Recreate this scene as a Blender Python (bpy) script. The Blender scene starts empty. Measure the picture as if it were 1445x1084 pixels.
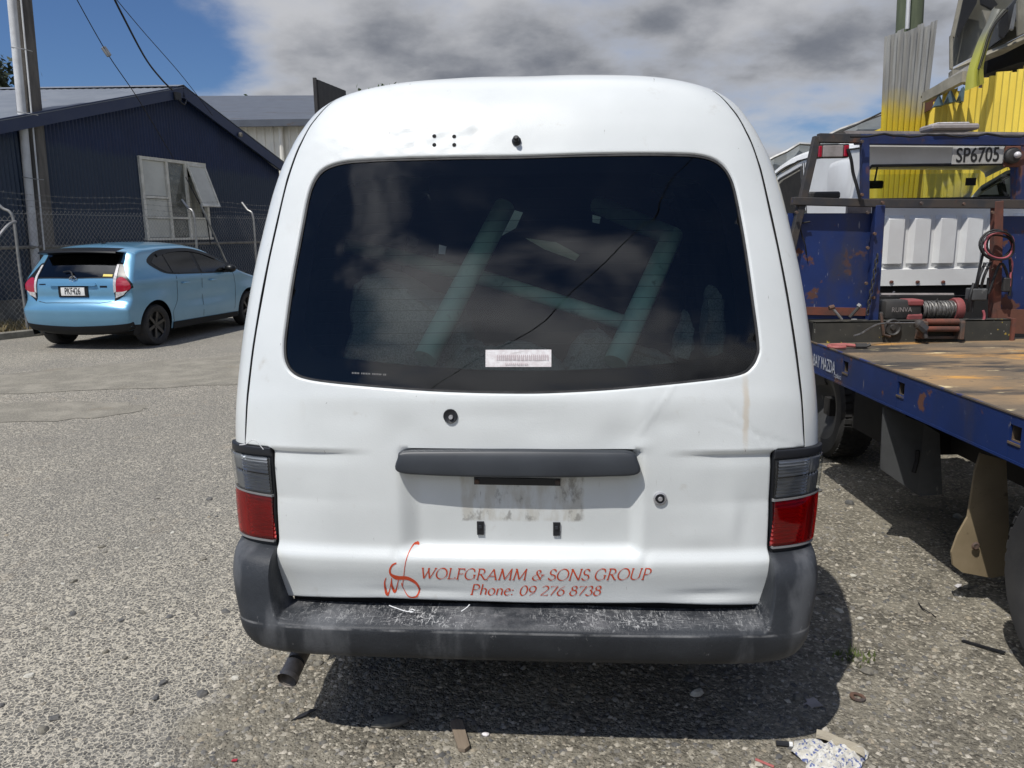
import bpy, bmesh, math, random
import numpy as np
from math import radians, sin, cos, pi, sqrt, atan2, exp
from mathutils import Vector, Matrix
from mathutils.geometry import delaunay_2d_cdt
random.seed(7); rng = np.random.default_rng(7)
SC = bpy.context.scene; COL = SC.collection

# ---------------------------------------------------------------- camera
FP, CH, PITCH, ROLL = 1086.0, 1.57, radians(11.0), radians(0.8)
FW = np.array([0, cos(PITCH), -sin(PITCH)]); _r = np.array([1., 0, 0]); _u = np.array([0, sin(PITCH), cos(PITCH)])
RT = _r*cos(ROLL) - _u*sin(ROLL); UP = _u*cos(ROLL) + _r*sin(ROLL)
CAMP = np.array([0, 0, CH])
cd = bpy.data.cameras.new('camera'); cam = bpy.data.objects.new('camera', cd); COL.objects.link(cam); SC.camera = cam
cd.sensor_width = 36; cd.sensor_fit = 'HORIZONTAL'; cd.lens = FP/1445*36; cd.clip_start = 0.05; cd.clip_end = 3000
cam.matrix_world = Matrix([[RT[0], UP[0], -FW[0], 0], [RT[1], UP[1], -FW[1], 0], [RT[2], UP[2], -FW[2], CH], [0, 0, 0, 1]])

# ---------------------------------------------------------------- sun, sky, exposure
SUNV = Vector((-.36, -.43, 1)).normalized()
sl = bpy.data.lights.new('sun', 'SUN'); sl.energy = 4.0; sl.angle = radians(0.53); sl.color = (1, .965, .91)
so = bpy.data.objects.new('sun', sl); COL.objects.link(so); so.rotation_euler = SUNV.to_track_quat('Z', 'Y').to_euler()
EXPO = 0.0
SC.view_settings.view_transform = 'Standard'; SC.view_settings.look = 'None'; SC.view_settings.gamma = 1
SC.view_settings.use_curve_mapping = False; SC.view_settings.exposure = EXPO
W = bpy.data.worlds.new('World'); SC.world = W; W.use_nodes = True

class NT:
    """tiny node-tree helper"""
    def __init__(s, nt): s.nt = nt; s.n = nt.nodes; s.l = nt.links
    def new(s, t, **k):
        n = s.n.new(t)
        for a, v in k.items(): setattr(n, a, v)
        return n
    def put(s, sock, v):
        if isinstance(v, bpy.types.NodeSocket): s.l.new(v, sock)
        elif v is not None:
            if sock.type == 'RGBA' and not isinstance(v, (int, float)) and len(v) == 3: v = (*v, 1)
            sock.default_value = v
    def math(s, op, a, b=None, c=None, clamp=False):
        n = s.new('ShaderNodeMath', operation=op, use_clamp=clamp); s.put(n.inputs[0], a)
        if b is not None: s.put(n.inputs[1], b)
        if c is not None: s.put(n.inputs[2], c)
        return n.outputs[0]
    def noise(s, vec, scale, detail=3, rough=.55, dist=0, w=None):
        n = s.new('ShaderNodeTexNoise'); s.put(n.inputs['Vector'], vec); n.inputs['Scale'].default_value = scale
        n.inputs['Detail'].default_value = detail; n.inputs['Roughness'].default_value = rough; n.inputs['Distortion'].default_value = dist
        return n.outputs[0]
    def vor(s, vec, scale, feat='F1', out='Distance', rnd=1):
        n = s.new('ShaderNodeTexVoronoi', feature=feat); s.put(n.inputs['Vector'], vec); n.inputs['Scale'].default_value = scale
        n.inputs['Randomness'].default_value = rnd
        return n.outputs[out]
    def ramp(s, v, lo, hi, a=0, b=1, sm=True):
        n = s.new('ShaderNodeMapRange', interpolation_type='SMOOTHSTEP' if sm else 'LINEAR'); s.put(n.inputs[0], v)
        for i, q in zip((1, 2, 3, 4), (lo, hi, a, b)): s.put(n.inputs[i], q)
        return n.outputs[0]
    def mix(s, f, a, b, blend='MIX'):
        n = s.new('ShaderNodeMix', data_type='RGBA', blend_type=blend); s.put(n.inputs[0], f); s.put(n.inputs[6], a); s.put(n.inputs[7], b)
        return n.outputs[2]
    def map(s, vec, scale=(1, 1, 1), rot=(0, 0, 0), loc=(0, 0, 0)):
        n = s.new('ShaderNodeMapping'); s.put(n.inputs[0], vec); n.inputs[3].default_value = scale; n.inputs[2].default_value = rot; n.inputs[1].default_value = loc
        return n.outputs[0]
    def sep(s, v):
        n = s.new('ShaderNodeSeparateXYZ'); s.put(n.inputs[0], v); return n.outputs
    def comb(s, x, y, z):
        n = s.new('ShaderNodeCombineXYZ'); s.put(n.inputs[0], x); s.put(n.inputs[1], y); s.put(n.inputs[2], z); return n.outputs[0]
    def hsv(s, c, h=.5, sa=1, v=1):
        n = s.new('ShaderNodeHueSaturation'); s.put(n.inputs['Color'], c); n.inputs['Hue'].default_value = h; n.inputs['Saturation'].default_value = sa
        s.put(n.inputs['Value'], v); return n.outputs[0]

# world: Nishita sky with broken cumulus cloud cover
g = NT(W.node_tree); bg = g.n['Background']; bg.inputs[1].default_value = 0.10
sky = g.new('ShaderNodeTexSky', sky_type='NISHITA'); sky.sun_disc = False
sky.sun_elevation = math.asin(SUNV.z); sky.sun_rotation = atan2(SUNV.x, SUNV.y); sky.air_density = 1.0; sky.dust_density = .4; sky.ozone_density = 2.0
tc = g.new('ShaderNodeTexCoord'); X, Y, Z = g.sep(tc.outputs['Generated'])
zz = g.math('ADD', g.math('MAXIMUM', Z, 0.0), .34)
pc = g.comb(g.math('DIVIDE', X, zz), g.math('DIVIDE', Y, zz), g.math('MULTIPLY', Z, 1.2))
pcs = g.map(pc, (1, 1, 1), loc=(3.1, 1.7, 0))
n1 = g.noise(pcs, 1.25, 8, .54, .12)
n2 = g.noise(g.map(pcs, (1, 1, 1), loc=(9, 4, 2)), 2.8, 7, .54)
# broken blue to the left of the view, closed cloud deck to the right
side = g.ramp(g.math('DIVIDE', X, g.math('ADD', g.math('ABSOLUTE', Y), .25)), -.46, .02, -.075, .19)
m = g.math('ADD', g.math('ADD', n1, g.math('MULTIPLY', side, g.ramp(Z, .72, .35))), g.ramp(Y, .1, -.4, 0, .0))
mask = g.ramp(m, .475, .65)
shade = g.ramp(g.math('ADD', g.math('MULTIPLY', n2, .8), g.math('MULTIPLY', n1, .2)), .38, .64)
ccol = g.mix(shade, (1.75, 1.9, 2.25), (5.0, 5.1, 5.4))
ccol = g.mix(g.ramp(m, .53, .70), (6.0, 6.05, 6.25), ccol)   # thin sunlit rims, greyer thick middles
# clouds towards the sun are thinner-looking and brighter
dt = g.new('ShaderNodeVectorMath', operation='DOT_PRODUCT'); g.l.new(tc.outputs['Generated'], dt.inputs[0]); dt.inputs[1].default_value = SUNV
glow = g.math('ADD', 1.0, g.math('MULTIPLY', g.math('POWER', g.math('MAXIMUM', dt.outputs['Value'], 0.0), 3.0), 4.5))
cm = g.new('ShaderNodeVectorMath', operation='SCALE'); g.l.new(ccol, cm.inputs[0]); g.l.new(glow, cm.inputs['Scale']); ccol = cm.outputs[0]
skyc = g.mix(1.0, sky.outputs[0], (.44, .58, .80), 'MULTIPLY')
g.l.new(g.mix(mask, skyc, ccol), bg.inputs[0])

# ---------------------------------------------------------------- materials
MATS = {}
def mat(name, c1, c2=None, sc=4, rough=.5, metal=0, coat=0, bump=0, bsc=30, spec=.5, lo=.35, hi=.65, layers=(), st=(1, 1, 1), r2=None, detail=5, coatr=.05, aniso=None):
    """c1/c2 mottled by noise; layers: (colour, noise scale, lo, hi, stretch, roughness)"""
    m = bpy.data.materials.new(name); m.use_nodes = True; g = NT(m.node_tree); b = g.n['Principled BSDF']
    tc = g.new('ShaderNodeTexCoord'); v = tc.outputs['Object']; col = c1; ro = rough
    if c2 is not None:
        f = g.ramp(g.noise(g.map(v, st), sc, detail, .6), lo, hi); col = g.mix(f, c1, c2)
    for i, (lc, ls, l0, l1, lst, lr) in enumerate(layers):
        f = g.ramp(g.noise(g.map(v, lst, loc=(i*3.3+1, i*7.1, i)), ls, 6, .62), l0, l1)
        col = g.mix(f, col, lc); ro = g.math('ADD', g.math('MULTIPLY', f, lr-rough), ro) if lr is not None else ro
    g.put(b.inputs['Base Color'], col); g.put(b.inputs['Roughness'], ro); b.inputs['Metallic'].default_value = metal
    b.inputs['Coat Weight'].default_value = coat; b.inputs['Coat Roughness'].default_value = coatr; b.inputs['Specular IOR Level'].default_value = spec
    if bump:
        bn = g.new('ShaderNodeBump'); bn.inputs['Strength'].default_value = 1; bn.inputs['Distance'].default_value = bump
        g.put(bn.inputs['Height'], g.noise(v, bsc, 5, .6)); g.l.new(bn.outputs[0], b.inputs['Normal'])
    MATS[name] = m; return m
def glassmat(name, tint, refl=1.0, rough=0.0, haze=0, tinth=(.3, .3, .3)):
    m = bpy.data.materials.new(name); m.use_nodes = True; g = NT(m.node_tree); out = g.n['Material Output']; g.n.remove(g.n['Principled BSDF'])
    t = g.new('ShaderNodeBsdfTransparent'); t.inputs[0].default_value = (*tint, 1)
    gl = g.new('ShaderNodeBsdfGlossy'); gl.inputs['Roughness'].default_value = rough; gl.inputs[0].default_value = (refl, refl, refl, 1)
    fr = g.new('ShaderNodeFresnel'); fr.inputs[0].default_value = 1.52
    mx = g.new('ShaderNodeMixShader'); g.l.new(fr.outputs[0], mx.inputs[0]); g.l.new(t.outputs[0], mx.inputs[1]); g.l.new(gl.outputs[0], mx.inputs[2])
    last = mx.outputs[0]
    if haze:
        d = g.new('ShaderNodeBsdfDiffuse'); d.inputs[0].default_value = (*tinth, 1); m2 = g.new('ShaderNodeMixShader')
        tcn = g.new('ShaderNodeTexCoord'); f = g.ramp(g.noise(tcn.outputs['Object'], 6, 7, .65), .35, .8, haze*.2, haze)
        g.put(m2.inputs[0], f); g.l.new(last, m2.inputs[1]); g.l.new(d.outputs[0], m2.inputs[2]); last = m2.outputs[0]
    g.l.new(last, out.inputs[0]); MATS[name] = m; return m

# ---------------------------------------------------------------- mesh builder
def at(px, py, y):
    """point of the place seen at (px,py) of the photograph, at world depth y"""
    d = FW + RT*(px-722.5)/FP - UP*(py-542)/FP
    return CAMP + d*(y/d[1])
class B:
    def __init__(s): s.v = []; s.f = []
    def add(s, v, f):
        n = len(s.v); s.v += [tuple(map(float, p)) for p in v]; s.f += [tuple(i+n for i in q) for q in f]; return s
    def box(s, x0, x1, y0, y1, z0, z1, bev=0, seg=1, M=None):
        if bev <= 0:
            v = [(x, y, z) for x in (x0, x1) for y in (y0, y1) for z in (z0, z1)]
            f = [(0, 1, 3, 2), (4, 6, 7, 5), (0, 4, 5, 1), (2, 3, 7, 6), (0, 2, 6, 4), (1, 5, 7, 3)]
        else:
            bm = bmesh.new(); bmesh.ops.create_cube(bm, size=1)
            for q in bm.verts: q.co = Vector(((x0+x1)/2+q.co.x*(x1-x0), (y0+y1)/2+q.co.y*(y1-y0), (z0+z1)/2+q.co.z*(z1-z0)))
            bmesh.ops.bevel(bm, geom=bm.edges[:], offset=bev, segments=seg, profile=.5, affect='EDGES')
            v = [tuple(q.co) for q in bm.verts]; f = [tuple(q.index for q in fc.verts) for fc in bm.faces]; bm.free()
        if M is not None: v = [tuple(M @ Vector(p)) for p in v]
        return s.add(v, f)
    def bar(s, a, b, w, h=None, up=(0, 0, 1), bev=0):
        """square bar from a to b"""
        a, b = Vector(a), Vector(b); d = b-a; L = d.length; d.normalize(); u = Vector(up)
        if abs(d.dot(u)) > .98: u = Vector((0, 1, 0))
        x = d.cross(u).normalized(); z = x.cross(d); h = h or w
        M = Matrix((( x.x, d.x, z.x, a.x), (x.y, d.y, z.y, a.y), (x.z, d.z, z.z, a.z), (0, 0, 0, 1)))
        return s.box(-w/2, w/2, 0, L, -h/2, h/2, bev, M=M)
    def tube(s, pts, r, n=10, cap=True, closed=False):
        P = [Vector(p) for p in pts]; m = len(P); rs = r if hasattr(r, '__len__') else [r]*m; V = []; pn = None
        for i, p in enumerate(P):
            if closed: t = (P[(i+1) % m]-P[i-1]).normalized()
            else: t = (P[min(i+1, m-1)]-P[max(i-1, 0)]).normalized()
            if pn is None: a = Vector((0, 0, 1)) if abs(t.z) < .9 else Vector((1, 0, 0)); pn = t.cross(a).normalized()
            else: pn = (pn-t*pn.dot(t)); pn = pn.normalized() if pn.length > 1e-6 else t.orthogonal().normalized()
            bn = t.cross(pn)
            V += [p+(pn*cos(2*pi*k/n)+bn*sin(2*pi*k/n))*rs[i] for k in range(n)]
        F = []
        for i in range(m if closed else m-1):
            j = (i+1) % m
            F += [(i*n+k, i*n+(k+1) % n, j*n+(k+1) % n, j*n+k) for k in range(n)]
        if cap and not closed: F += [tuple(range(n))[::-1], tuple(range((m-1)*n, m*n))]
        return s.add(V, F)
    def lathe(s, prof, c, axis=(0, 0, 1), n=24, cap=False):
        """prof: (radius, height along axis)"""
        a = Vector(axis).normalized(); u = a.orthogonal().normalized(); w = a.cross(u); c = Vector(c); V = []
        for (r, h) in prof: V += [c+a*h+(u*cos(2*pi*k/n)+w*sin(2*pi*k/n))*r for k in range(n)]
        F = [(i*n+k, i*n+(k+1) % n, (i+1)*n+(k+1) % n, (i+1)*n+k) for i in range(len(prof)-1) for k in range(n)]
        if cap: F += [tuple(range(n))[::-1], tuple(range((len(prof)-1)*n, len(prof)*n))]
        return s.add(V, F)
    def prism(s, poly, d):
        """3-D polygon extruded by vector d"""
        n = len(poly); d = Vector(d); P = [Vector(p) for p in poly]; V = P+[p+d for p in P]
        return s.add(V, [tuple(range(n))[::-1], tuple(range(n, 2*n))]+[(i, (i+1) % n, n+(i+1) % n, n+i) for i in range(n)])
    def grid(s, G, thick=None):
        G = np.asarray(G, float); a, b = G.shape[:2]; V = G.reshape(-1, 3)
        F = [(i*b+j, i*b+j+1, (i+1)*b+j+1, (i+1)*b+j) for i in range(a-1) for j in range(b-1)]
        s.add(V, F)
        if thick is not None:
            T = (G+np.asarray(thick)).reshape(-1, 3); s.add(T, [q[::-1] for q in F])
            n = len(s.v)-a*b; o = n-a*b
            ring = [j for j in range(b)]+[i*b+b-1 for i in range(1, a)]+[(a-1)*b+j for j in range(b-2, -1, -1)]+[i*b for i in range(a-2, 0, -1)]
            s.f += [(o+ring[k], n+ring[k], n+ring[(k+1) % len(ring)], o+ring[(k+1) % len(ring)]) for k in range(len(ring))]
        return s
    def ball(s, c, r, n=8, sq=(1, 1, 1)):
        c = np.array(c); V = [c+np.array(sq)*r*np.array([sin(pi*i/n)*cos(2*pi*j/(2*n)), sin(pi*i/n)*sin(2*pi*j/(2*n)), cos(pi*i/n)]) for i in range(n+1) for j in range(2*n)]
        F = [(i*2*n+j, i*2*n+(j+1) % (2*n), (i+1)*2*n+(j+1) % (2*n), (i+1)*2*n+j) for i in range(n) for j in range(2*n)]
        return s.add(V, F)
    def xf(s, M):
        s.v = [tuple(M @ Vector(p)) for p in s.v]; return s
    def make(s, name, m, parent=None, smooth=35, **pr):
        me = bpy.data.meshes.new(name); me.from_pydata(s.v, [], s.f); me.validate()
        if smooth: me.polygons.foreach_set('use_smooth', [True]*len(me.polygons)); me.set_sharp_from_angle(angle=radians(smooth))
        me.materials.append(MATS[m] if isinstance(m, str) else m)
        o = bpy.data.objects.new(name, me); COL.objects.link(o)
        if parent is not None: o.parent = parent
        for k, v in pr.items(): o[k] = v
        return o
def thing(name, label, cat, loc=(0, 0, 0), rz=0, group=None):
    o = bpy.data.objects.new(name, None); COL.objects.link(o); o.location = loc; o.rotation_euler = (0, 0, rz); o.empty_display_size = .2
    o['label'] = label; o['category'] = cat
    if group: o['group'] = group
    return o
def recalc(o):
    bm = bmesh.new(); bm.from_mesh(o.data); bmesh.ops.recalc_face_normals(bm, faces=bm.faces); bm.to_mesh(o.data); bm.free(); return o
def local(b, root):
    """bring a builder given in world coordinates into a root's local frame"""
    M = (Matrix.Translation(root.location) @ root.rotation_euler.to_matrix().to_4x4()).inverted(); return b.xf(M)
def sstep(a, b, x):
    t = np.clip((np.asarray(x, float)-a)/(b-a), 0, 1); return t*t*(3-2*t)
def crom(pts, n=8, closed=False):
    P = [np.array(p, float) for p in pts]; m = len(P); out = []
    rg = range(m) if closed else range(m-1)
    for i in rg:
        if closed: a, b, c, d = P[i-1], P[i], P[(i+1) % m], P[(i+2) % m]
        else: a, b, c, d = P[max(i-1, 0)], P[i], P[i+1], P[min(i+2, m-1)]
        for k in range(n):
            t = k/n; out.append(.5*((2*b)+(-a+c)*t+(2*a-5*b+4*c-d)*t*t+(-a+3*b-3*c+d)*t**3))
    if not closed: out.append(P[-1])
    return out
def resample(poly, step):
    P = np.array(poly, float); Q = np.vstack([P, P[:1]]); out = []
    for i in range(len(P)):
        L = np.linalg.norm(Q[i+1]-Q[i]); k = max(1, int(math.ceil(L/step)))
        for j in range(k): out.append(Q[i]+(Q[i+1]-Q[i])*j/k)
    return np.array(out)
def inside(P, poly):
    x, y = P[:, 0], P[:, 1]; c = np.zeros(len(P), bool); n = len(poly)
    for i in range(n):
        x0, y0 = poly[i]; x1, y1 = poly[(i+1) % n]
        if y0 == y1: continue
        k = (y0 > y) != (y1 > y); c ^= k & (x < (x1-x0)*(y-y0)/(y1-y0)+x0)
    return c
def edist(P, poly):
    d = np.full(len(P), 1e9); n = len(poly)
    for i in range(n):
        a = poly[i]; e = poly[(i+1) % n]-a; L = e@e
        if L < 1e-14: continue
        t = np.clip(((P-a)@e)/L, 0, 1); q = a+t[:, None]*e; d = np.minimum(d, np.hypot(P[:, 0]-q[:, 0], P[:, 1]-q[:, 1]))
    return d
def sheet(outline, holes, step, f, skirt=0, fil=0, fdepth=0, bstep=None, back=False):
    """plate over a 2-D outline with holes, mapped to space by f(a,b,off) (off = inward offset); edges filleted and turned in"""
    bstep = bstep or step; loops = [resample(outline, bstep)]+[resample(h, bstep) for h in holes]
    O = loops[0]; lo, hi = O.min(0), O.max(0)
    gx, gy = np.meshgrid(np.arange(lo[0], hi[0], step), np.arange(lo[1], hi[1], step)); gx[1::2] += step/2
    P = np.stack([gx.ravel(), gy.ravel()], 1)+1e-5
    def ok(P):
        k = inside(P, O)
        for h in loops[1:]: k &= ~inside(P, h)
        return k
    def dist(P):
        d = edist(P, O)
        for h in loops[1:]: d = np.minimum(d, edist(P, h))
        return d
    P = P[ok(P)]; P = P[dist(P) > (max(fil*1.3, step*.45))]
    pts = [P]
    if fil:
        for lp in loops:
            t = np.roll(lp, -1, 0)-np.roll(lp, 1, 0); t /= np.linalg.norm(t, axis=1)[:, None]+1e-12; nn = np.stack([-t[:, 1], t[:, 0]], 1)
            for q in (.3, .65, 1.0):
                for sg in (1, -1):
                    R = lp+nn*sg*fil*q; k = ok(R)
                    if k.any(): R = R[k]; R = R[dist(R) > fil*q*.93]; pts.append(R)
    B0 = np.vstack(loops); nb = len(B0); allp = np.vstack([B0]+pts); edges = []; o = 0
    for lp in loops: n = len(lp); edges += [(o+i, o+(i+1) % n) for i in range(n)]; o += n
    r = delaunay_2d_cdt([Vector(p) for p in allp], edges, [], 0, 1e-7)
    V = np.array([tuple(v) for v in r[0]]); F = np.array([t for t in r[2] if len(t) == 3]); orig = r[3]
    cen = V[F].mean(1); F = F[ok(cen)]
    a = V[F]; ar = (a[:, 1, 0]-a[:, 0, 0])*(a[:, 2, 1]-a[:, 0, 1])-(a[:, 1, 1]-a[:, 0, 1])*(a[:, 2, 0]-a[:, 0, 0]); F = F[np.abs(ar) > 1e-12]
    off = np.zeros(len(V))
    if fil: d = dist(V); off = fdepth*(1-np.sqrt(np.clip(1-(1-np.clip(d/fil, 0, 1))**2, 0, 1)))
    out = B(); X3 = np.stack(f(V[:, 0], V[:, 1], off), 1); out.add(X3, F.tolist())
    if skirt:
        o = 0
        for lp in loops:
            n = len(lp); A = np.stack(f(lp[:, 0], lp[:, 1], np.full(n, fdepth if fil else 0.)), 1); C = np.stack(f(lp[:, 0], lp[:, 1], np.full(n, (fdepth if fil else 0)+skirt)), 1)
            out.add(np.vstack([A, C]), [(i, (i+1) % n, n+(i+1) % n, n+i) for i in range(n)])
    if back:
        X4 = np.stack(f(V[:, 0], V[:, 1], off*0+skirt), 1); out.add(X4, F[:, ::-1].tolist())
    return out
def text_mesh(txt, size, spacing=1.0):
    cu = bpy.data.curves.new('t', 'FONT'); cu.body = txt; cu.size = size; cu.space_character = spacing; cu.align_x = 'CENTER'; cu.align_y = 'CENTER'; cu.extrude = 0
    o = bpy.data.objects.new('t', cu); COL.objects.link(o); dg = bpy.context.evaluated_depsgraph_get(); dg.update()
    me = bpy.data.meshes.new_from_object(o.evaluated_get(dg)); v = [tuple(p.co) for p in me.vertices]; f = [tuple(p.vertices) for p in me.polygons]
    bpy.data.objects.remove(o); bpy.data.curves.remove(cu); bpy.data.meshes.remove(me); return v, f
def put_text(b, txt, size, origin, ux, uy, sx=1.0, spacing=1.0, bold=0):
    v, f = text_mesh(txt, size, spacing); o = np.array(origin, float); ux = np.array(ux, float); uy = np.array(uy, float)
    nn = np.cross(ux, uy)
    offs = [(0, 0)]+([(bold, 0), (-bold, 0), (0, bold), (0, -bold)] if bold else [])
    for k, (dx, dy) in enumerate(offs): b.add([o+ux*(p[0]*sx+dx)+uy*(p[1]+dy)+nn*k*1e-4 for p in v], f)
    return b
def copy_tree(o, parent=None):
    c = o.copy(); COL.objects.link(c); c.parent = parent
    for ch in o.children: copy_tree(ch, c)
    return c

# ================================================================ materials used
def ground_mat(name, base, dark, light, sc=1.0, smooth=0.0, chip=False):
    m = bpy.data.materials.new(name); m.use_nodes = True; g = NT(m.node_tree); b = g.n['Principled BSDF']
    tc = g.new('ShaderNodeTexCoord'); v = tc.outputs['Object']
    wv = g.new('ShaderNodeVectorMath', operation='ADD'); g.l.new(v, wv.inputs[0])
    nz = g.new('ShaderNodeTexNoise'); nz.inputs['Scale'].default_value = 40; g.l.new(v, nz.inputs['Vector'])
    sc_ = g.new('ShaderNodeVectorMath', operation='SCALE'); g.l.new(nz.outputs['Color'], sc_.inputs[0]); sc_.inputs['Scale'].default_value = .012; g.l.new(sc_.outputs[0], wv.inputs[1])
    w = wv.outputs[0]
    col1 = g.vor(w, 95*sc, out='Color'); col2 = g.vor(w, 42*sc, out='Color'); d1 = g.vor(w, 95*sc); d2 = g.vor(w, 42*sc); d3 = g.vor(w, 210*sc)
    r1 = g.sep(col1)[0]; r2 = g.sep(col2)[1]
    big = g.ramp(g.noise(v, .55, 5, .6), .38, .62); mid = g.noise(v, 3.2, 5, .65)
    pick = g.ramp(g.noise(v, 7, 3), .42, .58)
    r = g.math('ADD', g.math('MULTIPLY', r1, .6), g.math('MULTIPLY', r2, .4))
    c = g.mix(g.ramp(r, .1, .95, sm=False), dark, base)
    c = g.mix(g.ramp(r1, .80, .97), c, light)
    fine = g.noise(v, 320, 2, .7); c = g.mix(g.ramp(fine, .30, .72), g.hsv(c, v=.62), c)
    c = g.mix(g.math('MULTIPLY', g.ramp(mid, .40, .66), .45), c, tuple(q*1.25 for q in base))
    c = g.mix(g.math('MULTIPLY', big, .35), c, tuple(q*.72 for q in base))
    # tyre-darkened and oily patches with shapes of their own
    st = g.ramp(g.noise(g.map(v, (1.0, .35, 1), loc=(5, 2, 0)), 1.5, 6, .6), .60, .74); c = g.mix(g.math('MULTIPLY', st, .45), c, tuple(q*.45 for q in base))
    tan = g.ramp(g.noise(g.map(v, loc=(15, 8, 0)), 2.2, 6, .65), .58, .75); c = g.mix(g.math('MULTIPLY', tan, .4), c, (.21, .175, .125))
    if chip:    # bound chipseal left of a ragged line: dark worn stones in pale fines
        X, Y, Z = g.sep(v)
        edge = g.math('ADD', g.math('ADD', X, .98), g.math('MULTIPLY', g.math('SUBTRACT', g.noise(v, 1.6, 5, .6), .5), .9))
        msk = g.ramp(edge, -.10, .10, 1, 0)
        e1 = g.vor(w, 60, 'DISTANCE_TO_EDGE', 'Distance'); cc = g.sep(g.vor(w, 60, out='Color'))[2]; e2 = g.vor(w, 130, 'DISTANCE_TO_EDGE', 'Distance')
        stone = g.mix(cc, (.068, .066, .062), (.215, .204, .178)); stone = g.mix(g.ramp(g.sep(g.vor(w, 60, out='Color'))[0], .88, .96), stone, (.40, .37, .31))
        stone = g.mix(g.math('MULTIPLY', g.ramp(fine, .4, .7), .35), stone, (.33, .31, .27))
        vein = g.ramp(g.math('ADD', e1, g.math('MULTIPLY', g.noise(v, 55, 4, .7), .20)), .10, .24, 1, 0)
        cs = g.mix(vein, stone, (.51, .465, .375)); cs = g.mix(g.math('MULTIPLY', big, .3), cs, (.15, .147, .137)); cs = g.mix(g.math('MULTIPLY', tan, .35), cs, (.30, .24, .17))
        cs = g.mix(g.math('MULTIPLY', st, .35), cs, (.085, .083, .078)); c = g.mix(msk, c, cs)
    g.put(b.inputs['Base Color'], c); b.inputs['Roughness'].default_value = .92; b.inputs['Specular IOR Level'].default_value = .25
    h = g.math('ADD', g.math('MULTIPLY', g.ramp(d1, 0, .6, 1, 0), .5), g.math('MULTIPLY', g.ramp(d2, 0, .7, 1, 0), .6))
    h = g.math('ADD', h, g.math('MULTIPLY', g.ramp(d3, 0, .6, 1, 0), .2))
    h = g.math('ADD', h, g.math('MULTIPLY', mid, 1.2))
    bn = g.new('ShaderNodeBump'); bn.inputs['Distance'].default_value = .010*(1-smooth); bn.inputs['Strength'].default_value = .9; g.put(bn.inputs['Height'], h); g.l.new(bn.outputs[0], b.inputs['Normal'])
    MATS[name] = m
ground_mat('gravel', (.285, .260, .205), (.085, .078, .064), (.52, .475, .385), chip=True)
ground_mat('worn asphalt', (.31, .288, .238), (.20, .188, .158), (.42, .39, .32), 1.6, .6)
def pebble_mat(name, cols):
    m = bpy.data.materials.new(name); m.use_nodes = True; g = NT(m.node_tree); b = g.n['Principled BSDF']
    ge = g.new('ShaderNodeNewGeometry'); cr = g.new('ShaderNodeValToRGB'); g.l.new(ge.outputs['Random Per Island'], cr.inputs[0]); e = cr.color_ramp; e.interpolation = 'CONSTANT'
    while len(e.elements) < len(cols): e.elements.new(.5)
    for i, c in enumerate(cols): e.elements[i].position = i/len(cols); e.elements[i].color = (*c, 1)
    tc = g.new('ShaderNodeTexCoord'); f = g.ramp(g.noise(tc.outputs['Object'], 130, 3), .3, .7, .75, 1.1)
    g.put(b.inputs['Base Color'], g.hsv(cr.outputs[0], v=f)); b.inputs['Roughness'].default_value = .9; MATS[name] = m
PC = [tuple(q*k*1.45 for q, k in zip(c, (1.04, 1.0, .93))) for c in [(.17, .165, .15), (.10, .098, .092), (.22, .21, .185), (.065, .066, .068), (.145, .135, .115), (.19, .185, .175), (.12, .115, .10), (.30, .285, .255), (.085, .085, .085), (.155, .14, .118), (.2, .18, .145), (.11, .108, .105)]]
pebble_mat('pebble', PC)
mat('stone', (.19, .175, .14), (.10, .095, .085), 30, .9, bump=.003, bsc=60)
mat('dark stone', (.08, .08, .08), (.13, .125, .115), 30, .85, bump=.003, bsc=60)
mat('pale stone', (.5, .48, .42), (.35, .33, .28), 30, .85, bump=.002, bsc=60)
mat('concrete', (.24, .225, .19), (.15, .14, .12), 6, .9, bump=.004, bsc=40)

# van paint: white, slightly chalky, with faint grime and stains
m = mat('white paint', (.665, .690, .682), (.61, .635, .627), 3, .33, coat=.5, coatr=.10, bump=.0004, bsc=220, lo=.3, hi=.8,
        layers=(((.50, .49, .45), 11, .62, .82, (1, 1, 1), .6), ((.16, .15, .14), 48, .735, .765, (1, 1, 1), .7), ((.30, .29, .27), 20, .70, .73, (3, 1, .5), .6), ((.50, .49, .45), 3.5, .66, .9, (1, 1, .5), .5)))
mat('plain white', (.78, .79, .79), (.72, .73, .72), 3, .4, coat=.1)
mat('black trim', (.012, .013, .016), None, rough=.45)
mat('seal rubber', (.02, .02, .022), (.045, .045, .045), 20, .7)
mat('seam dark', (.006, .006, .007), None, rough=.9)
mat('lock metal', (.42, .42, .43), None, rough=.35, metal=.4)
mat('charcoal plastic', (.024, .028, .034), (.034, .039, .046), 5, .45, layers=(((.16, .16, .16), 30, .70, .8, (1, 1, 3), .7),))
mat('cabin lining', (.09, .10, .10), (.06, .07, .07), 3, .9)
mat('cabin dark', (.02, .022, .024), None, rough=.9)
mat('green enamel', (.42, .62, .53), (.32, .49, .42), 6, .5, layers=(((.07, .09, .08), 9, .6, .75, (1, 1, 1), .8),))
mat('grey felt', (.32, .36, .34), (.16, .19, .18), 220, 1, bump=.006, bsc=160, layers=(((.34, .36, .35), 200, .58, .7, (1, 1, 1), None),))
mat('frit', (.003, .003, .004), None, rough=.8, spec=.1)
mat('orange ink', (.62, .075, .018), (.56, .07, .025), 30, .55)
mat('sticker white', (.75, .74, .74), (.62, .58, .58), 60, .6, layers=(((.55, .52, .52), 40, .55, .62, (.6, 1, 3), None),))
mat('fuzzy grey', (.20, .20, .20), None, rough=.8)
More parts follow.
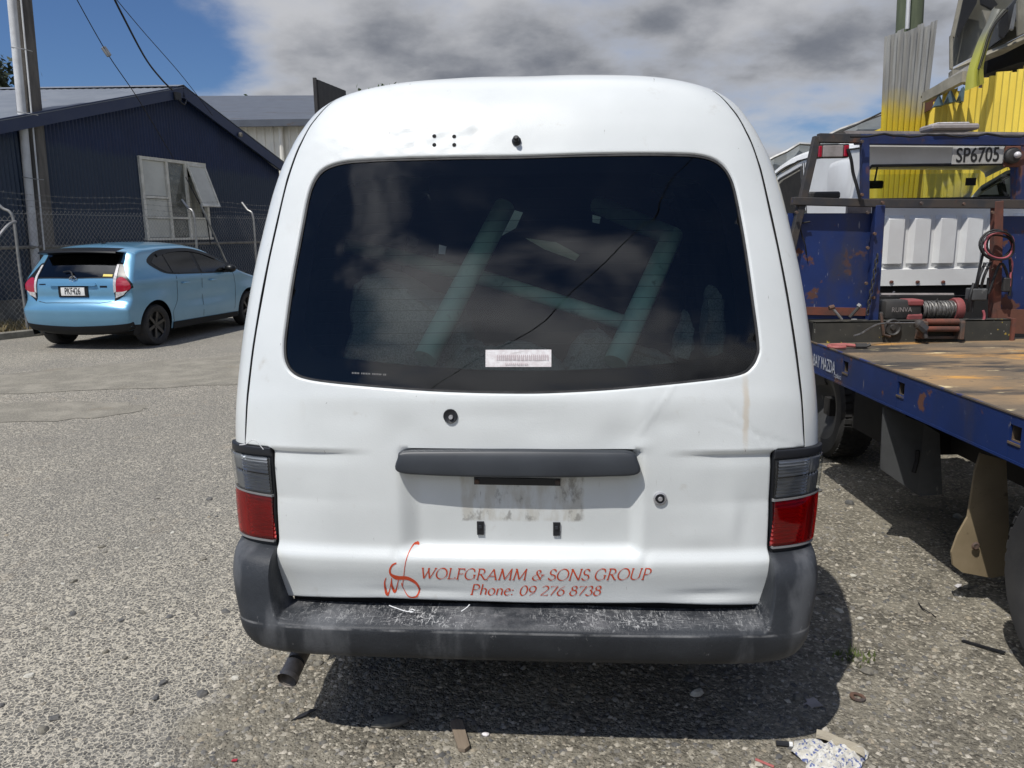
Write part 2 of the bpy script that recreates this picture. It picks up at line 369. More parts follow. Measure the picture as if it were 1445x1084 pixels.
mat('rusty steel', (.13, .07, .045), (.07, .06, .055), 14, .85, bump=.002)
mat('exhaust steel', (.36, .32, .28), (.18, .16, .14), 20, .6, metal=.2)
mat('tyre rubber', (.022, .022, .023), (.035, .034, .033), 6, .85, bump=.001, bsc=80)
mat('reflector', (.60, .61, .63), None, rough=.35, metal=.85)
mat('reflector red', (.90, .16, .14), None, rough=.3, metal=.8)
glassmat('screen glass', (.10, .135, .125))
glassmat('van glass', (.68, .78, .75), refl=.85, haze=.02, tinth=(.10, .11, .12))
glassmat('clear lens', (.86, .88, .89), rough=.04, haze=.08, tinth=(.25, .25, .25))
glassmat('red lens', (.80, .03, .035), rough=.06, haze=.16, tinth=(.40, .01, .018))
glassmat('cab glass', (.86, .92, .86), haze=.02)
glassmat('dark car glass', (.10, .11, .12))
glassmat('window glass', (.75, .78, .78), haze=.55, tinth=(.45, .45, .40))

# number-plate grime patch on the hatch paint, at its own place
def hatch_paint():
    m = MATS['white paint'].copy(); m.name = 'hatch paint'; g = NT(m.node_tree); b = g.n['Principled BSDF']
    src = b.inputs['Base Color'].links[0].from_socket; tc = g.new('ShaderNodeTexCoord'); v = tc.outputs['Object']; X, Y, Z = g.sep(v)
    def band(s, a, b_, e): return g.math('MULTIPLY', g.ramp(s, a-e, a+e), g.ramp(s, b_-e, b_+e, 1, 0))
    nz = g.noise(v, 26, 6, .7); wob = g.math('ADD', X, g.math('MULTIPLY', g.math('SUBTRACT', nz, .5), .02))
    rect = g.math('MULTIPLY', band(wob, -.165, .193, .006), band(g.math('ADD', Z, g.math('MULTIPLY', nz, .012)), .745, .895, .005))
    streak = g.ramp(g.noise(g.map(v, (1, 1, .28)), 34, 5, .6), .38, .62, .15, 1)
    col = g.mix(g.math('MULTIPLY', g.math('MULTIPLY', rect, streak), .55), src, (.43, .40, .33))
    drk = g.math('MULTIPLY', g.math('MULTIPLY', rect, g.ramp(g.noise(g.map(v, (1, 1, .5), loc=(4, 0, 0)), 22, 6, .7), .54, .66)), .6); col = g.mix(drk, col, (.13, .12, .105))
    # rust run below the right window corner
    run = g.math('MULTIPLY', band(wob, .648, .664, .005), band(Z, .98, 1.155, .05)); col = g.mix(g.math('MULTIPLY', run, .35), col, (.50, .33, .13))
    # light scrapes low on the left
    scr = g.math('MULTIPLY', g.ramp(g.noise(g.map(v, (5, 1, 1)), 18, 6, .7), .66, .72), g.ramp(Z, .98, 1.06, 1, 0)); col = g.mix(g.math('MULTIPLY', scr, .35), col, (.36, .35, .32))
    g.put(b.inputs['Base Color'], col); MATS['hatch paint'] = m
hatch_paint()
def bumper_paint():
    m = bpy.data.materials.new('bumper plastic'); m.use_nodes = True; g = NT(m.node_tree); b = g.n['Principled BSDF']
    tc = g.new('ShaderNodeTexCoord'); v = tc.outputs['Object']; X, Y, Z = g.sep(v)
    base = g.mix(g.ramp(g.noise(v, 4, 6, .6), .35, .7), (.019, .0215, .026), (.034, .038, .044))
    base = g.mix(g.math('MULTIPLY', g.ramp(g.noise(g.map(v, (2, 1, .6)), 5, 5), .5, .68), .6), base, (.12, .125, .133))
    shelf = g.math('MULTIPLY', g.ramp(Z, .455, .468), g.ramp(Z, .50, .486, 0, 1)); shelf = g.math('MULTIPLY', g.math('MULTIPLY', g.ramp(Z, .457, .467), g.math('SUBTRACT', 1.0, g.ramp(Z, .50, .52))), g.ramp(g.math('ABSOLUTE', X), .70, .735, 1, 0))
    dens = g.math('ADD', g.ramp(g.noise(g.map(v, (1, 1, 1)), 3.1, 4, .6), .34, .60), g.math('MULTIPLY', g.ramp(X, .0, .35), .4), clamp=True)
    s1 = g.ramp(g.noise(g.map(v, (1, .25, 1), rot=(0, 0, .5)), 95, 8, .80, 1.2), .53, .60); s2 = g.ramp(g.noise(g.map(v, (.4, 1.5, 1), rot=(0, 0, -.2), loc=(3, 3, 0)), 80, 8, .82, .8), .545, .61)
    s = g.math('MULTIPLY', g.math('MAXIMUM', s1, s2), g.math('MULTIPLY', shelf, dens)); col = g.mix(g.math('MULTIPLY', s, .85), base, (.55, .55, .54))
    wear = g.math('MULTIPLY', shelf, g.ramp(g.noise(v, 9, 5, .7), .35, .7)); col = g.mix(g.math('MULTIPLY', wear, .65), col, (.15, .15, .155))
    cr = g.math('MULTIPLY', g.math('MULTIPLY', g.ramp(Z, .444, .4475), g.ramp(Z, .4535, .450, 0, 1)), g.ramp(g.noise(v, 12, 4), .35, .6)); col = g.mix(g.math('MULTIPLY', cr, .5), col, (.30, .30, .30))
    sp = g.ramp(g.noise(g.map(v, (1, 1, .5)), 34, 7, .75), .63, .70); col = g.mix(g.math('MULTIPLY', sp, .5), col, (.33, .33, .33))
    g.put(b.inputs['Base Color'], col); b.inputs['Roughness'].default_value = .52; b.inputs['Specular IOR Level'].default_value = .34
    bn = g.new('ShaderNodeBump'); bn.inputs['Distance'].default_value = .0012; g.put(bn.inputs['Height'], g.noise(v, 120, 4, .7)); g.l.new(bn.outputs[0], b.inputs['Normal']); MATS['bumper plastic'] = m
bumper_paint()

# ================================================================ ground
def gh(x, y):   # gentle unevenness, flat close to the vehicles
    return .012*np.sin(x*.9+1)*np.sin(y*.7+.4)*np.clip((np.hypot(x, y-6)-7)/8, 0, 1)
ys = np.concatenate([np.linspace(-60, -4, 15), np.linspace(-3, 30, 90), np.geomspace(32, 900, 24)]); xs = np.concatenate([-np.geomspace(900, 14, 24), np.linspace(-13, 13, 80), np.geomspace(14, 900, 24)])
Gy, Gx = np.meshgrid(ys, xs, indexing='ij'); bb = B(); bb.grid(np.stack([Gx, Gy, gh(Gx, Gy)], -1))
ground = bb.make('ground', 'gravel', kind='structure')
# smoother asphalt patches on the left
for pts in ([(-6.6, 7.9), (-3.4, 8.2), (-2.0, 8.6), (-1.7, 9.6), (-2.4, 10.4), (-4.2, 10.2), (-6.0, 9.2)], [(-5.6, 6.6), (-3.9, 6.7), (-3.5, 7.2), (-4.6, 7.5), (-5.9, 7.2)]):
    P = [(p[0]+.05*math.sin(i*3.1), p[1]+.05*math.cos(i*2.3)) for i, p in enumerate(crom([(*p,) for p in pts], 8, True))]
    P2 = [(x, y, gh(x, y)+.004+float(0)) for x, y in P]; b = B(); b.add(P2, [tuple(range(len(P2)))]); b.make('asphalt_patch', 'worn asphalt', kind='structure')

# loose gravel: real little stones over the part of the yard near the camera
def pebbles(n, name, xr, yr, smin, smax, bias):
    x = rng.uniform(*xr, n*4); y = yr[0]+(yr[1]-yr[0])*rng.uniform(0, 1, n*4)**1.6
    k = rng.uniform(0, 1, n*4) < bias(x, y); x = x[k][:n]; y = y[k][:n]; n = len(x)
    s = smin*(smax/smin)**(rng.uniform(0, 1, n)**2.2)
    base = np.array([(1, 0, 0), (0, 1, 0), (-1, 0, 0), (0, -1, 0), (0, 0, 1), (.5, .5, .6)])
    V = base[None]*rng.uniform(.65, 1.2, (n, 6, 1))*s[:, None, None]; V += rng.normal(0, .12, (n, 6, 3))*s[:, None, None]
    a = rng.uniform(0, 2*pi, n); ca, sa = np.cos(a)[:, None], np.sin(a)[:, None]; X = V[..., 0]*ca-V[..., 1]*sa; Y = V[..., 0]*sa+V[..., 1]*ca; Z = V[..., 2]*rng.uniform(.45, .8, n)[:, None]
    V = np.stack([X+x[:, None], Y+y[:, None], Z+gh(x, y)[:, None]-.001], -1).reshape(-1, 3)
    F0 = np.array([(0, 5, 4), (5, 1, 4), (1, 2, 4), (2, 3, 4), (3, 0, 4), (0, 1, 5)]); F = (F0[None]+np.arange(n)[:, None, None]*6).reshape(-1, 3)
    me = bpy.data.meshes.new(name); me.vertices.add(len(V)); me.vertices.foreach_set('co', V.ravel()); me.loops.add(F.size); me.loops.foreach_set('vertex_index', F.ravel())
    me.polygons.add(len(F)); me.polygons.foreach_set('loop_start', np.arange(0, F.size, 3)); me.update(); me.validate()
    me.materials.append(MATS['pebble']); o = bpy.data.objects.new(name, me); COL.objects.link(o); o['kind'] = 'stuff'; o['label'] = 'loose grey gravel and chips strewn over the yard'; o['category'] = 'gravel'; return o
pebbles(80000, 'gravel_chips', (-5.5, 4.2), (1.6, 9.5), .0035, .016, lambda x, y: np.where(x > -.95+.12*np.sin(y*2.1)+.05*np.sin(y*9), 1, .07)*np.clip(1.3-np.abs(x)/(y*.75+.6), 0, 1))
def rockshape(c, s, sq=(1, 1, .5), seed=0, n=5):
    r = np.random.default_rng(seed); b = B(); b.ball((0, 0, 0), 1, n)
    K = r.normal(0, 1, (7, 3)); K /= np.linalg.norm(K, axis=1)[:, None]; off = r.uniform(.62, .95, 7); V = np.array(b.v)
    for k, o in zip(K, off): d = V@k; V = V-np.where(d > o, d-o, 0)[:, None]*k
    V = V*np.array(sq)*s+np.array(c); b.v = [tuple(v) for v in V]; return b
# stones big enough to pick out, each on its own
rs = np.random.default_rng(3); big = []
for i in range(150):
    x = rs.uniform(-2.2, 2.6); y = rs.uniform(1.95, 4.6)
    if abs(x) > y*.68+.2: continue
    s = rs.uniform(.012, .026)*(1.25 if x > .3 else .9); big.append((x, y, s))
for i, (x, y, s) in enumerate(big[:120]):
    o = rockshape((0, 0, 0), s, (1, rs.uniform(.6, 1), rs.uniform(.35, .6)), i, 4).make('stone', ('stone', 'dark stone', 'stone', 'dark stone', 'stone', 'pale stone')[i % 6] if i % 17 else 'pale stone', ground, smooth=20)
    o.location = (x, y, s*.12); o.rotation_euler = (rs.uniform(-.2, .2), rs.uniform(-.2, .2), rs.uniform(0, 6))

# ================================================================ THE VAN (local frame: x right, y forward, z up)
# profile (y,z) of van rear centreline, local coords
PROF=[(0.012,0.40),(0.010,0.50),(0.006,0.55),(-0.002,0.62),(0.0,0.66),(0.0,0.80),(0.005,0.93),(0.022,1.08),(0.055,1.22),(0.105,1.38),(0.165,1.55),(0.225,1.70),(0.27,1.81),(0.31,1.90),(0.36,1.98),(0.43,2.045),(0.54,2.078),(0.72,2.099),(1.0,2.106)]
PZ=[(0.3,.86),(.5,.868),(.62,.880),(.72,.899),(.85,.914),(.95,.915),(1.1,.905),(1.3,.89),(1.5,.862),(1.6,.850),(1.7,.826),(1.8,.715)]
D=0.30;NE=4.0
class Spl:
    def __init__(s,P,n=600):
        P=np.array(P);
        # catmull-rom centripetal-ish via chord param + cubic hermite
        t=np.concatenate([[0],np.cumsum(np.linalg.norm(np.diff(P,axis=0),axis=1))])
        m=np.zeros_like(P)
        m[1:-1]=((P[2:]-P[1:-1])/(t[2:]-t[1:-1])[:,None]*(t[1:-1]-t[:-2])[:,None]+(P[1:-1]-P[:-2])/(t[1:-1]-t[:-2])[:,None]*(t[2:]-t[1:-1])[:,None])/((t[2:]-t[:-2])[:,None])
        m[0]=(P[1]-P[0])/(t[1]-t[0]);m[-1]=(P[-1]-P[-2])/(t[-1]-t[-2])
        q=np.linspace(0,t[-1],n);i=np.clip(np.searchsorted(t,q,side='right')-1,0,len(t)-2)
        h=(t[i+1]-t[i]);u=(q-t[i])/h
        h00=2*u**3-3*u**2+1;h10=u**3-2*u**2+u;h01=-2*u**3+3*u**2;h11=u**3-u**2
        C=h00[:,None]*P[i]+(h10*h)[:,None]*m[i]+h01[:,None]*P[i+1]+(h11*h)[:,None]*m[i+1]
        s.L=np.concatenate([[0],np.cumsum(np.linalg.norm(np.diff(C,axis=0),axis=1))]);s.C=C
        T=np.gradient(C,s.L,axis=0);T/=np.linalg.norm(T,axis=1)[:,None];s.N=np.stack([T[:,1],-T[:,0]],1) # inward: +y at vertical, -z at roof
    def at(s,q):
        return np.interp(q,s.L,s.C[:,0]),np.interp(q,s.L,s.C[:,1]),np.interp(q,s.L,s.N[:,0]),np.interp(q,s.L,s.N[:,1])
SP=Spl(PROF);SMAX=SP.L[-1]
WT=np.array([(0,.86),(.10,.868),(.22,.880),(.32,.898),(.45,.913),(.55,.916),(.72,.908),(.93,.893),(1.12,.872),(1.25,.853),(1.35,.835),(1.45,.814),(1.55,.782),(1.65,.753),(1.75,.731),(1.87,.719),(2.0,.716),(2.3,.715)])
_s=np.linspace(0,SMAX,400)
def W0(s):
    # smoothed lookup of the half width along the rear profile
    return sum(np.interp(np.asarray(s,float)+d,WT[:,0],WT[:,1]) for d in (-.06,-.03,0,.03,.06))/5
_q=SP.at(_s); _ze=np.maximum.accumulate(_q[1]+D*_q[3]+np.arange(400)*1e-7); _w0=W0(_s)
def Wof(z): return np.interp(z,_ze,_w0)
def Wtap(y): t=np.clip((np.asarray(y)-.38)/.6,0,1); return 1-.115*t*t*(3-2*t)
def WS(s): y,z,ny,nz=SP.at(s); return W0(s)*Wtap(y)
def surf(x,s):
    y,z,ny,nz=SP.at(s)
    W=WS(s)
    u=np.minimum(np.abs(x)/W,1.0); ne=NE+3.0*np.clip((.80-z)/.22,0,1)-0.7*np.clip((y-.27)/.25,0,1)
    bw=0.03-(0.03-(-0.015))*np.clip((y-.2)/.25,0,1); dr=bw*(u)**2+(D-bw)*(1-np.maximum(1-u**ne,0)**(1/ne))
    return x,y+ny*dr,z+nz*dr
def sat(z): return float(np.interp(z,SP.C[:,1],SP.L))
OX,OY,YAW=0.008,2.13,radians(4)
def toW(x,y,z):
    c,s=cos(YAW),sin(YAW)
    return OX+x*c+y*s, OY-x*s+y*c, z

van = thing('delivery_van', 'white high-roof delivery van seen from behind, dented tailgate and no number plate', 'van', (OX, OY, 0), -YAW)
def surfn(x, s):
    x = np.asarray(x, float); s = np.asarray(s, float); e = 2e-3
    c = lambda a, q: np.stack(surf(a, q), -1)
    W = WS(s); xe = np.clip(x, -W*.996+e, W*.996-e)
    du = c(xe+e, s)-c(xe-e, s); dv = c(xe, s+e)-c(xe, s-e); n = np.cross(du, dv); n /= np.linalg.norm(n, axis=-1)[..., None]+1e-12
    return c(x, s), n      # n points outward (towards -y at the back)
def gau(x, s, cx, cs, rx, rs_): return np.exp(-((x-cx)/rx)**2-((s-cs)/rs_)**2)
def hd(x, s):
    """relief of the tailgate pressing: plate recess, ledge, waist crease, knocks and dents"""
    h = np.zeros_like(x)
    rec = sstep(-.355, -.285, x)*(1-sstep(.325, .372, x))*(1-sstep(.556, .560, s))*sstep(.232, .275, s)
    h -= .026*rec
    h += .017*(1-sstep(.222, .268, s))*(1-.25*sstep(.20, .10, s))
    side = sstep(.40, .60, np.abs(x)); up = s > .552
    h += side*.007*np.where(up, np.exp(-np.maximum(s-.552, 0)/.05), 0)*sstep(.548, .556, s)
    h -= .004*side*sstep(.50, .548, s)*(1-sstep(.548, .552, s))
    h += .006*sstep(.56, .72, s)*np.exp(-((x)/.6)**2)*(1-sstep(.70, .76, s))
    # dents
    h -= .0050*gau(x, s, .30, .60, .055, .045)+.0035*gau(x, s, .43, .64, .06, .03)+.004*gau(x, s, -.33, .62, .05, .05)+.003*gau(x, s, -.02, .66, .2, .03)
    h += .003*gau(x, s, .37, .66, .03, .05)+.0035*gau(x, s, .36, .575, .03, .02)-.004*gau(x, s, -.36, .24, .012, .02)-.005*gau(x, s, .375, .235, .012, .018)
    h -= .005*gau(x, s, .56, .125, .10, .012)-.003*gau(x, s, .60, .098, .10, .010)+.003*gau(x, s, .66, .34, .03, .08)-.002*gau(x, s, .63, .34, .02, .06)
    h -= .0035*gau(x, s, -.30, .125, .14, .010)-.003*gau(x, s, -.25, .105, .12, .008)
    l = (s-.70)+(x-.60)*1.1; h -= .0022*np.exp(-(l/.006)**2)*sstep(.58, .62, x)*(1-sstep(.71, .74, x))*(s < .76)
    l = (s-.60)+(x-.70)*.35; h -= .0015*np.exp(-(l/.005)**2)*sstep(.52, .6, x)
    # waviness of thin sheet metal and hail marks by the roof
    h += .0008*np.sin(x*9+s*5)*np.sin(s*11-x*3)+.0006*np.sin(x*23+4*s)*np.sin(s*19+1)
    hz = gau(x, s, -.36, 1.55, .24, .11); h += hz*.0008*(np.sin(x*95+s*20)*np.sin(s*120)+np.sin(x*61-s*50)*np.sin(s*77+x*30))
    h += .0022*gau(x, s, -.56, .42, .05, .09)-.003*gau(x, s, .58, .45, .05, .10)+.002*gau(x, s, .52, .30, .08, .03)-.003*gau(x, s, -.50, .66, .10, .04)-.0025*gau(x, s, .10, .62, .10, .03)+.0015*np.exp(-(((s-.62)-(x-.36)*1.4)/.008)**2)*sstep(.33, .36, x)*(1-sstep(.44, .48, x))
    h -= .0022*gau(x, s, -.40, 1.53, .09, .02)-.002*gau(x, s, -.30, 1.545, .12, .02)
    h -= .0025*gau(x, s, -.13, 1.52, .02, .02)
    return h
def fh(x, s, off, ext=0.0):
    p, n = surfn(x, s); p = p+n*(hd(x, s)-off+ext)[..., None]
    return p[..., 0], p[..., 1], p[..., 2]
def fs(ext):
    def f(x, s, off): p, n = surfn(x, s); p = p+n*(ext-off)[..., None]; return p[..., 0], p[..., 1], p[..., 2]
    return f
HW = np.array([(.557, .838), (.73, .827), (.88, .812), (1.03, .794), (1.27, .759), (1.43, .731), (1.54, .701), (1.64, .664), (1.75, .604), (1.84, .53), (1.90, .43), (1.94, .27), (1.957, .0)])
right = [(.0, .091), (.42, .094), (.69, .083), (.734, .081), (.750, .096), (.744, .16), (.733, .26), (.735, .40), (.736, .538), (.740, .550), (.752, .5565)]
seamp = [(a[1], a[0]) for a in crom([tuple(p) for p in HW], 6)]
half = right+seamp
outl = np.array(half[:-1]+[(-x, s) for x, s in half[::-1]][:-1]); outl[0] = (0, .091)
WIN = np.array([(-0.001, 1.446), (-0.151, 1.448), (-0.284, 1.449), (-0.467, 1.452), (-0.528, 1.452), (-0.575, 1.446), (-0.613, 1.430), (-0.641, 1.393), (-0.658, 1.329), (-0.675, 1.187), (-0.691, 1.056), (-0.703, 0.921), (-0.705, 0.868), (-0.698, 0.823), (-0.674, 0.789), (-0.626, 0.768), (-0.512, 0.752), (-0.294, 0.734), (-0.153, 0.727), (0.005, 0.724), (0.117, 0.726), (0.289, 0.736), (0.536, 0.761), (0.641, 0.779), (0.677, 0.801), (0.697, 0.835), (0.702, 0.877), (0.688, 1.03), (0.672, 1.19), (0.653, 1.33), (0.634, 1.393), (0.600, 1.432), (0.545, 1.449), (0.454, 1.451), (0.224, 1.449)])
WINs = np.array([p for p in crom([tuple(p) for p in WIN], 4, True)])
tg = sheet(outl, [WINs], .0095, lambda x, s, off: fh(x, s, off), skirt=.03, fil=.007, fdepth=.006, bstep=.008)
tailgate = recalc(tg.make('tailgate', 'hatch paint', van, smooth=60))
def shrink(P, d):
    P = np.array(P); t = np.roll(P, -1, 0)-np.roll(P, 1, 0); t /= np.linalg.norm(t, axis=1)[:, None]; n = np.stack([-t[:, 1], t[:, 0]], 1)
    A = .5*np.sum(P[:, 0]*np.roll(P[:, 1], -1)-np.roll(P[:, 0], -1)*P[:, 1]); return P+n*d*(1 if A > 0 else -1)
# rubber seal, glass and its black ceramic border
sheet(shrink(WINs, -.002), [shrink(WINs, .007)], .02, lambda x, s, off: fs(-.006)(x, s, off), skirt=.01, bstep=.012).make('window_seal', 'seal rubber', van)
glass = sheet(shrink(WINs, .002), [], .03, fs(-.009), bstep=.02).make('rear_window', 'van glass', van, smooth=80)
FR = np.array([(0.0, 1.388), (-0.30, 1.391), (-0.45, 1.386), (-0.545, 1.362), (-0.600, 1.29), (-0.622, 1.181), (-0.640, 0.977), (-0.637, 0.903), (-0.603, 0.854), (-0.515, 0.832), (-0.25, 0.804), (0.0, 0.792), (0.28, 0.799), (0.53, 0.826), (0.606, 0.854), (0.637, 0.900), (0.635, 1.04), (0.617, 1.19), (0.590, 1.30), (0.54, 1.362), (0.44, 1.386), (.25, 1.39)])
FRs = np.array(crom([tuple(p) for p in FR], 4, True))
sheet(shrink(WINs, .001), [FRs], .03, fs(-.014), bstep=.015).make('glass_border', 'frit', glass)
b = B()       # heater wires
for i in range(15):
    s0 = .87+i*.034; hwx = np.interp(s0, [.85, 1.2, 1.38], [.62, .60, .50]); x = np.linspace(-hwx, hwx, 14); p, n = surfn(x, np.full(14, s0)); b.tube(p-n*.0135, .0006, 3)
b.make('heater_wires', 'seam dark', glass, kind='stuff')
# sticker on the glass
sheet(np.array([(-.088, .802), (.102, .802), (.102, .852), (-.088, .852)]), [], .02, fs(-.0065), skirt=.001).make('sticker', 'sticker white', glass)
b = B()
for r_ in range(2):
    for i in range(26 if r_ == 0 else 12):
        xx = (-.055+i*.0058) if r_ == 0 else (-.03+i*.0055); ss = .829 if r_ == 0 else .810; hh = .008 if r_ == 0 else .003
        p, n = surfn(np.array([xx, xx+.003*(1+math.sin(i*3.3)*.4), xx+.003, xx]), np.array([ss-hh, ss-hh, ss+hh, ss+hh])); b.add(p-n*.0045, [(0, 1, 2, 3)])
e_ = B()
for i in range(22):
    if i % 7 == 5: continue
    xx = -.485+i*.0048; p, n = surfn(np.array([xx, xx+.0026, xx+.0026, xx]), np.array([.781, .781, .786, .786])-.0*i+np.interp(xx, [-.5, -.38], [.004, -.003])); e_.add(p-n*.0085, [(0, 1, 2, 3)])
e_.make('etched_marking', 'fuzzy grey', glass)
mat('faded print', (.52, .45, .46), None, rough=.7); b.make('faded_lettering', 'faded print', glass)
# body shell
def bodygrid(sg, sv, x0f, nc=26, ext=0.0):
    """corner of the body from the tailgate gap round to the side"""
    G = []
    for s in sv:
        Wm = float(WS(s)); a = min(x0f(s), Wm-.01); t = np.linspace(0, 1, nc); x = a+(Wm-a)*np.sin(t*pi/2)
        X, Y, Z = surf(x, np.full(nc, s)); G.append(np.stack([sg*X, Y, Z], -1))
    return np.array(G)
def hwb(s): return (.742+.05*min(max((.27-s)/.02, 0), 1)) if s < .556 else float(np.interp(s, HW[:, 0], HW[:, 1]))+.0055
flg = []; body = B(); svr = np.concatenate([np.linspace(0.0, .5555, 18), np.linspace(.5565, 1.962, 95)])
for sg in (-1, 1):
    G = bodygrid(sg, svr, hwb); body.grid(G if sg > 0 else G[:, ::-1])
    # flange turned in along the tailgate gap
    P0 = G[:, 0]; sv_ = svr; p, n = surfn(np.array([hwb(s) for s in sv_]), sv_); n = n*np.array([sg, 1, 1]); F = np.stack([P0, P0-n*.0015], 1); body.grid(F); flg.append(np.stack([P0-n*.0015, P0-n*.035], 1))
sr = np.linspace(1.962, SMAX, 14)
xs_ = np.sin(np.linspace(-pi/2, pi/2, 61)); G = []
for s in sr:
    Wm = float(WS(s)); X, Y, Z = surf(xs_*Wm, np.full(61, s)); G.append(np.stack([X, Y, Z], -1))
last = G[-1]; yr_ = last[30][1]
for y_, dz_, k_ in ((2.0, 0, 1), (3.0, -.02, 1), (3.35, -.07, .985)):
    q = last.copy(); q[:, 1] = y_; q[:, 2] += dz_; q[:, 0] *= k_; G.append(q)
body.grid(np.array(G))
ec = np.array([surf(np.array([float(WS(s))]), np.array([s])) for s in np.linspace(0, SMAX, 90)])[:, :, 0]
eo = [(p[1], p[2]) for p in ec]; eo = [eo[0]]+[eo[i] for i in range(1, len(eo)) if math.hypot(eo[i][0]-eo[i-1][0], eo[i][1]-eo[i-1][1]) > .003]
def arch(c, r): return [(c+r*cos(a), .3+r*sin(a)) for a in np.linspace(0, pi, 15)]
so_ = eo+[(2.0, 1.806), (3.0, 1.786), (3.35, 1.736), (3.75, 1.2), (4.05, .98), (4.15, .6), (4.1, .32)]+arch(3.45, .36)+arch(.95, .36)+[(.33, .32)]
for sg in (-1, 1):
    sb = sheet(np.array(so_), [], .12, lambda y, z, off, sg=sg: (sg*(Wof(z)*(1-(1-Wtap(y))*sstep(1.45, 1.80, z))-off-.10*np.clip((y-3.2)/1, 0, 1)**2), y, z), bstep=.05); body.add(sb.v, sb.f)
# nose with windscreen opening
hwn = .745
for (ya, za, yb, zb, w0, w1, nm) in ((3.35, 2.03, 3.42, 1.95, .73, .74, 0), (3.80, 1.22, 4.10, .95, .84, .80, 0), (4.10, .95, 4.18, .34, .80, .80, 0)):
    body.add([(-w0, ya, za), (w0, ya, za), (w1, yb, zb), (-w1, yb, zb)], [(0, 1, 2, 3)])
for sg in (-1, 1): body.add([(sg*.74, 3.42, 1.95), (sg*.66, 3.42, 1.95), (sg*.74, 3.80, 1.22), (sg*.84, 3.80, 1.22)], [(0, 1, 2, 3)])
bo = recalc(body.make('body', 'white paint', van, smooth=40))
B().add([(-.66, 3.42, 1.945), (.66, 3.42, 1.945), (.74, 3.80, 1.225), (-.74, 3.80, 1.225)], [(0, 1, 2, 3)]).make('windscreen', 'screen glass', van)
for sg in (-1, 1):
    B().add([(sg*.856, 2.45, 1.15), (sg*.845, 3.45, 1.15), (sg*.80, 3.20, 1.62), (sg*.815, 2.45, 1.66)], [(0, 1, 2, 3)]).xf(Matrix.Translation((sg*.05, 0, 0))).make('door_window', 'dark car glass', van)
# cabin lining, floor and dark gap behind the shut lines
ln = B(); G = []
for s in np.linspace(.50, SMAX, 60):
    Wm = float(WS(s)); xi = np.concatenate([-np.sin(np.linspace(pi/2, 0, 14))*Wm, ])
for sg in (-1, 1):
    sb = sheet(np.array([(.22, .62), (3.6, .62), (3.6, 1.3), (3.3, 1.74), (1.0, 1.84), (.55, 1.80), (.34, 1.5)]), [], .2, lambda y, z, off, sg=sg: (sg*(Wof(z)-.07), y, z)); ln.add(sb.v, sb.f)
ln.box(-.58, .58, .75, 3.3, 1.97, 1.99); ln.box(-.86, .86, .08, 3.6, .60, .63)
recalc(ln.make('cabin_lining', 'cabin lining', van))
_c, _s = cos(YAW), sin(YAW)
def toL(p): dx, dy = p[0]-OX, p[1]-OY; return (dx*_c-dy*_s, dx*_s+dy*_c, p[2])
def bhp(px, py): d = FW+RT*(px-722.5)/FP-UP*(py-542)/FP; o = toL(CAMP); e = toL(CAMP+d); t = (2.35-o[1])/(e[1]-o[1]); return (o[0]+(e[0]-o[0])*t, o[2]+(e[2]-o[2])*t)
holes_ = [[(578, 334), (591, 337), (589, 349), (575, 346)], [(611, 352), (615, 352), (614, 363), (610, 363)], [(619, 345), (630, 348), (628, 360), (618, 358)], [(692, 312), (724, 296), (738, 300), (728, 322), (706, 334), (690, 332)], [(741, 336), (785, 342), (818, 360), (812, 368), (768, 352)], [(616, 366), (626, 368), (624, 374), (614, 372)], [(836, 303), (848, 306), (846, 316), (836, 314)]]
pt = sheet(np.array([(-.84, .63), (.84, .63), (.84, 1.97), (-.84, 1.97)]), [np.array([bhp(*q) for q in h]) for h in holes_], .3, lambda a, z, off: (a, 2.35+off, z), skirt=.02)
pt.make('light_mask_panel', 'cabin dark', van)  # added dark panel; holes shaped to leave bright glimpses of the windscreen
sh = B()
for sg in (-1, 1):
    rr = []
    for s in np.concatenate([np.linspace(.05, .5555, 8), np.linspace(.557, 1.957, 50)]):
        h = hwb(s); x = np.array([max(h-.025, 0), h+.012]); p, n = surfn(x, np.array([s, s])); p = p-n*.026; rr.append(p*np.array([sg, 1, 1]))
    sh.grid(np.array(rr))
for F in flg: sh.grid(F)  # white flange walls coloured dark for the shade in the gap
sh.make('shut_line_seal_and_shade', 'seam dark', van)
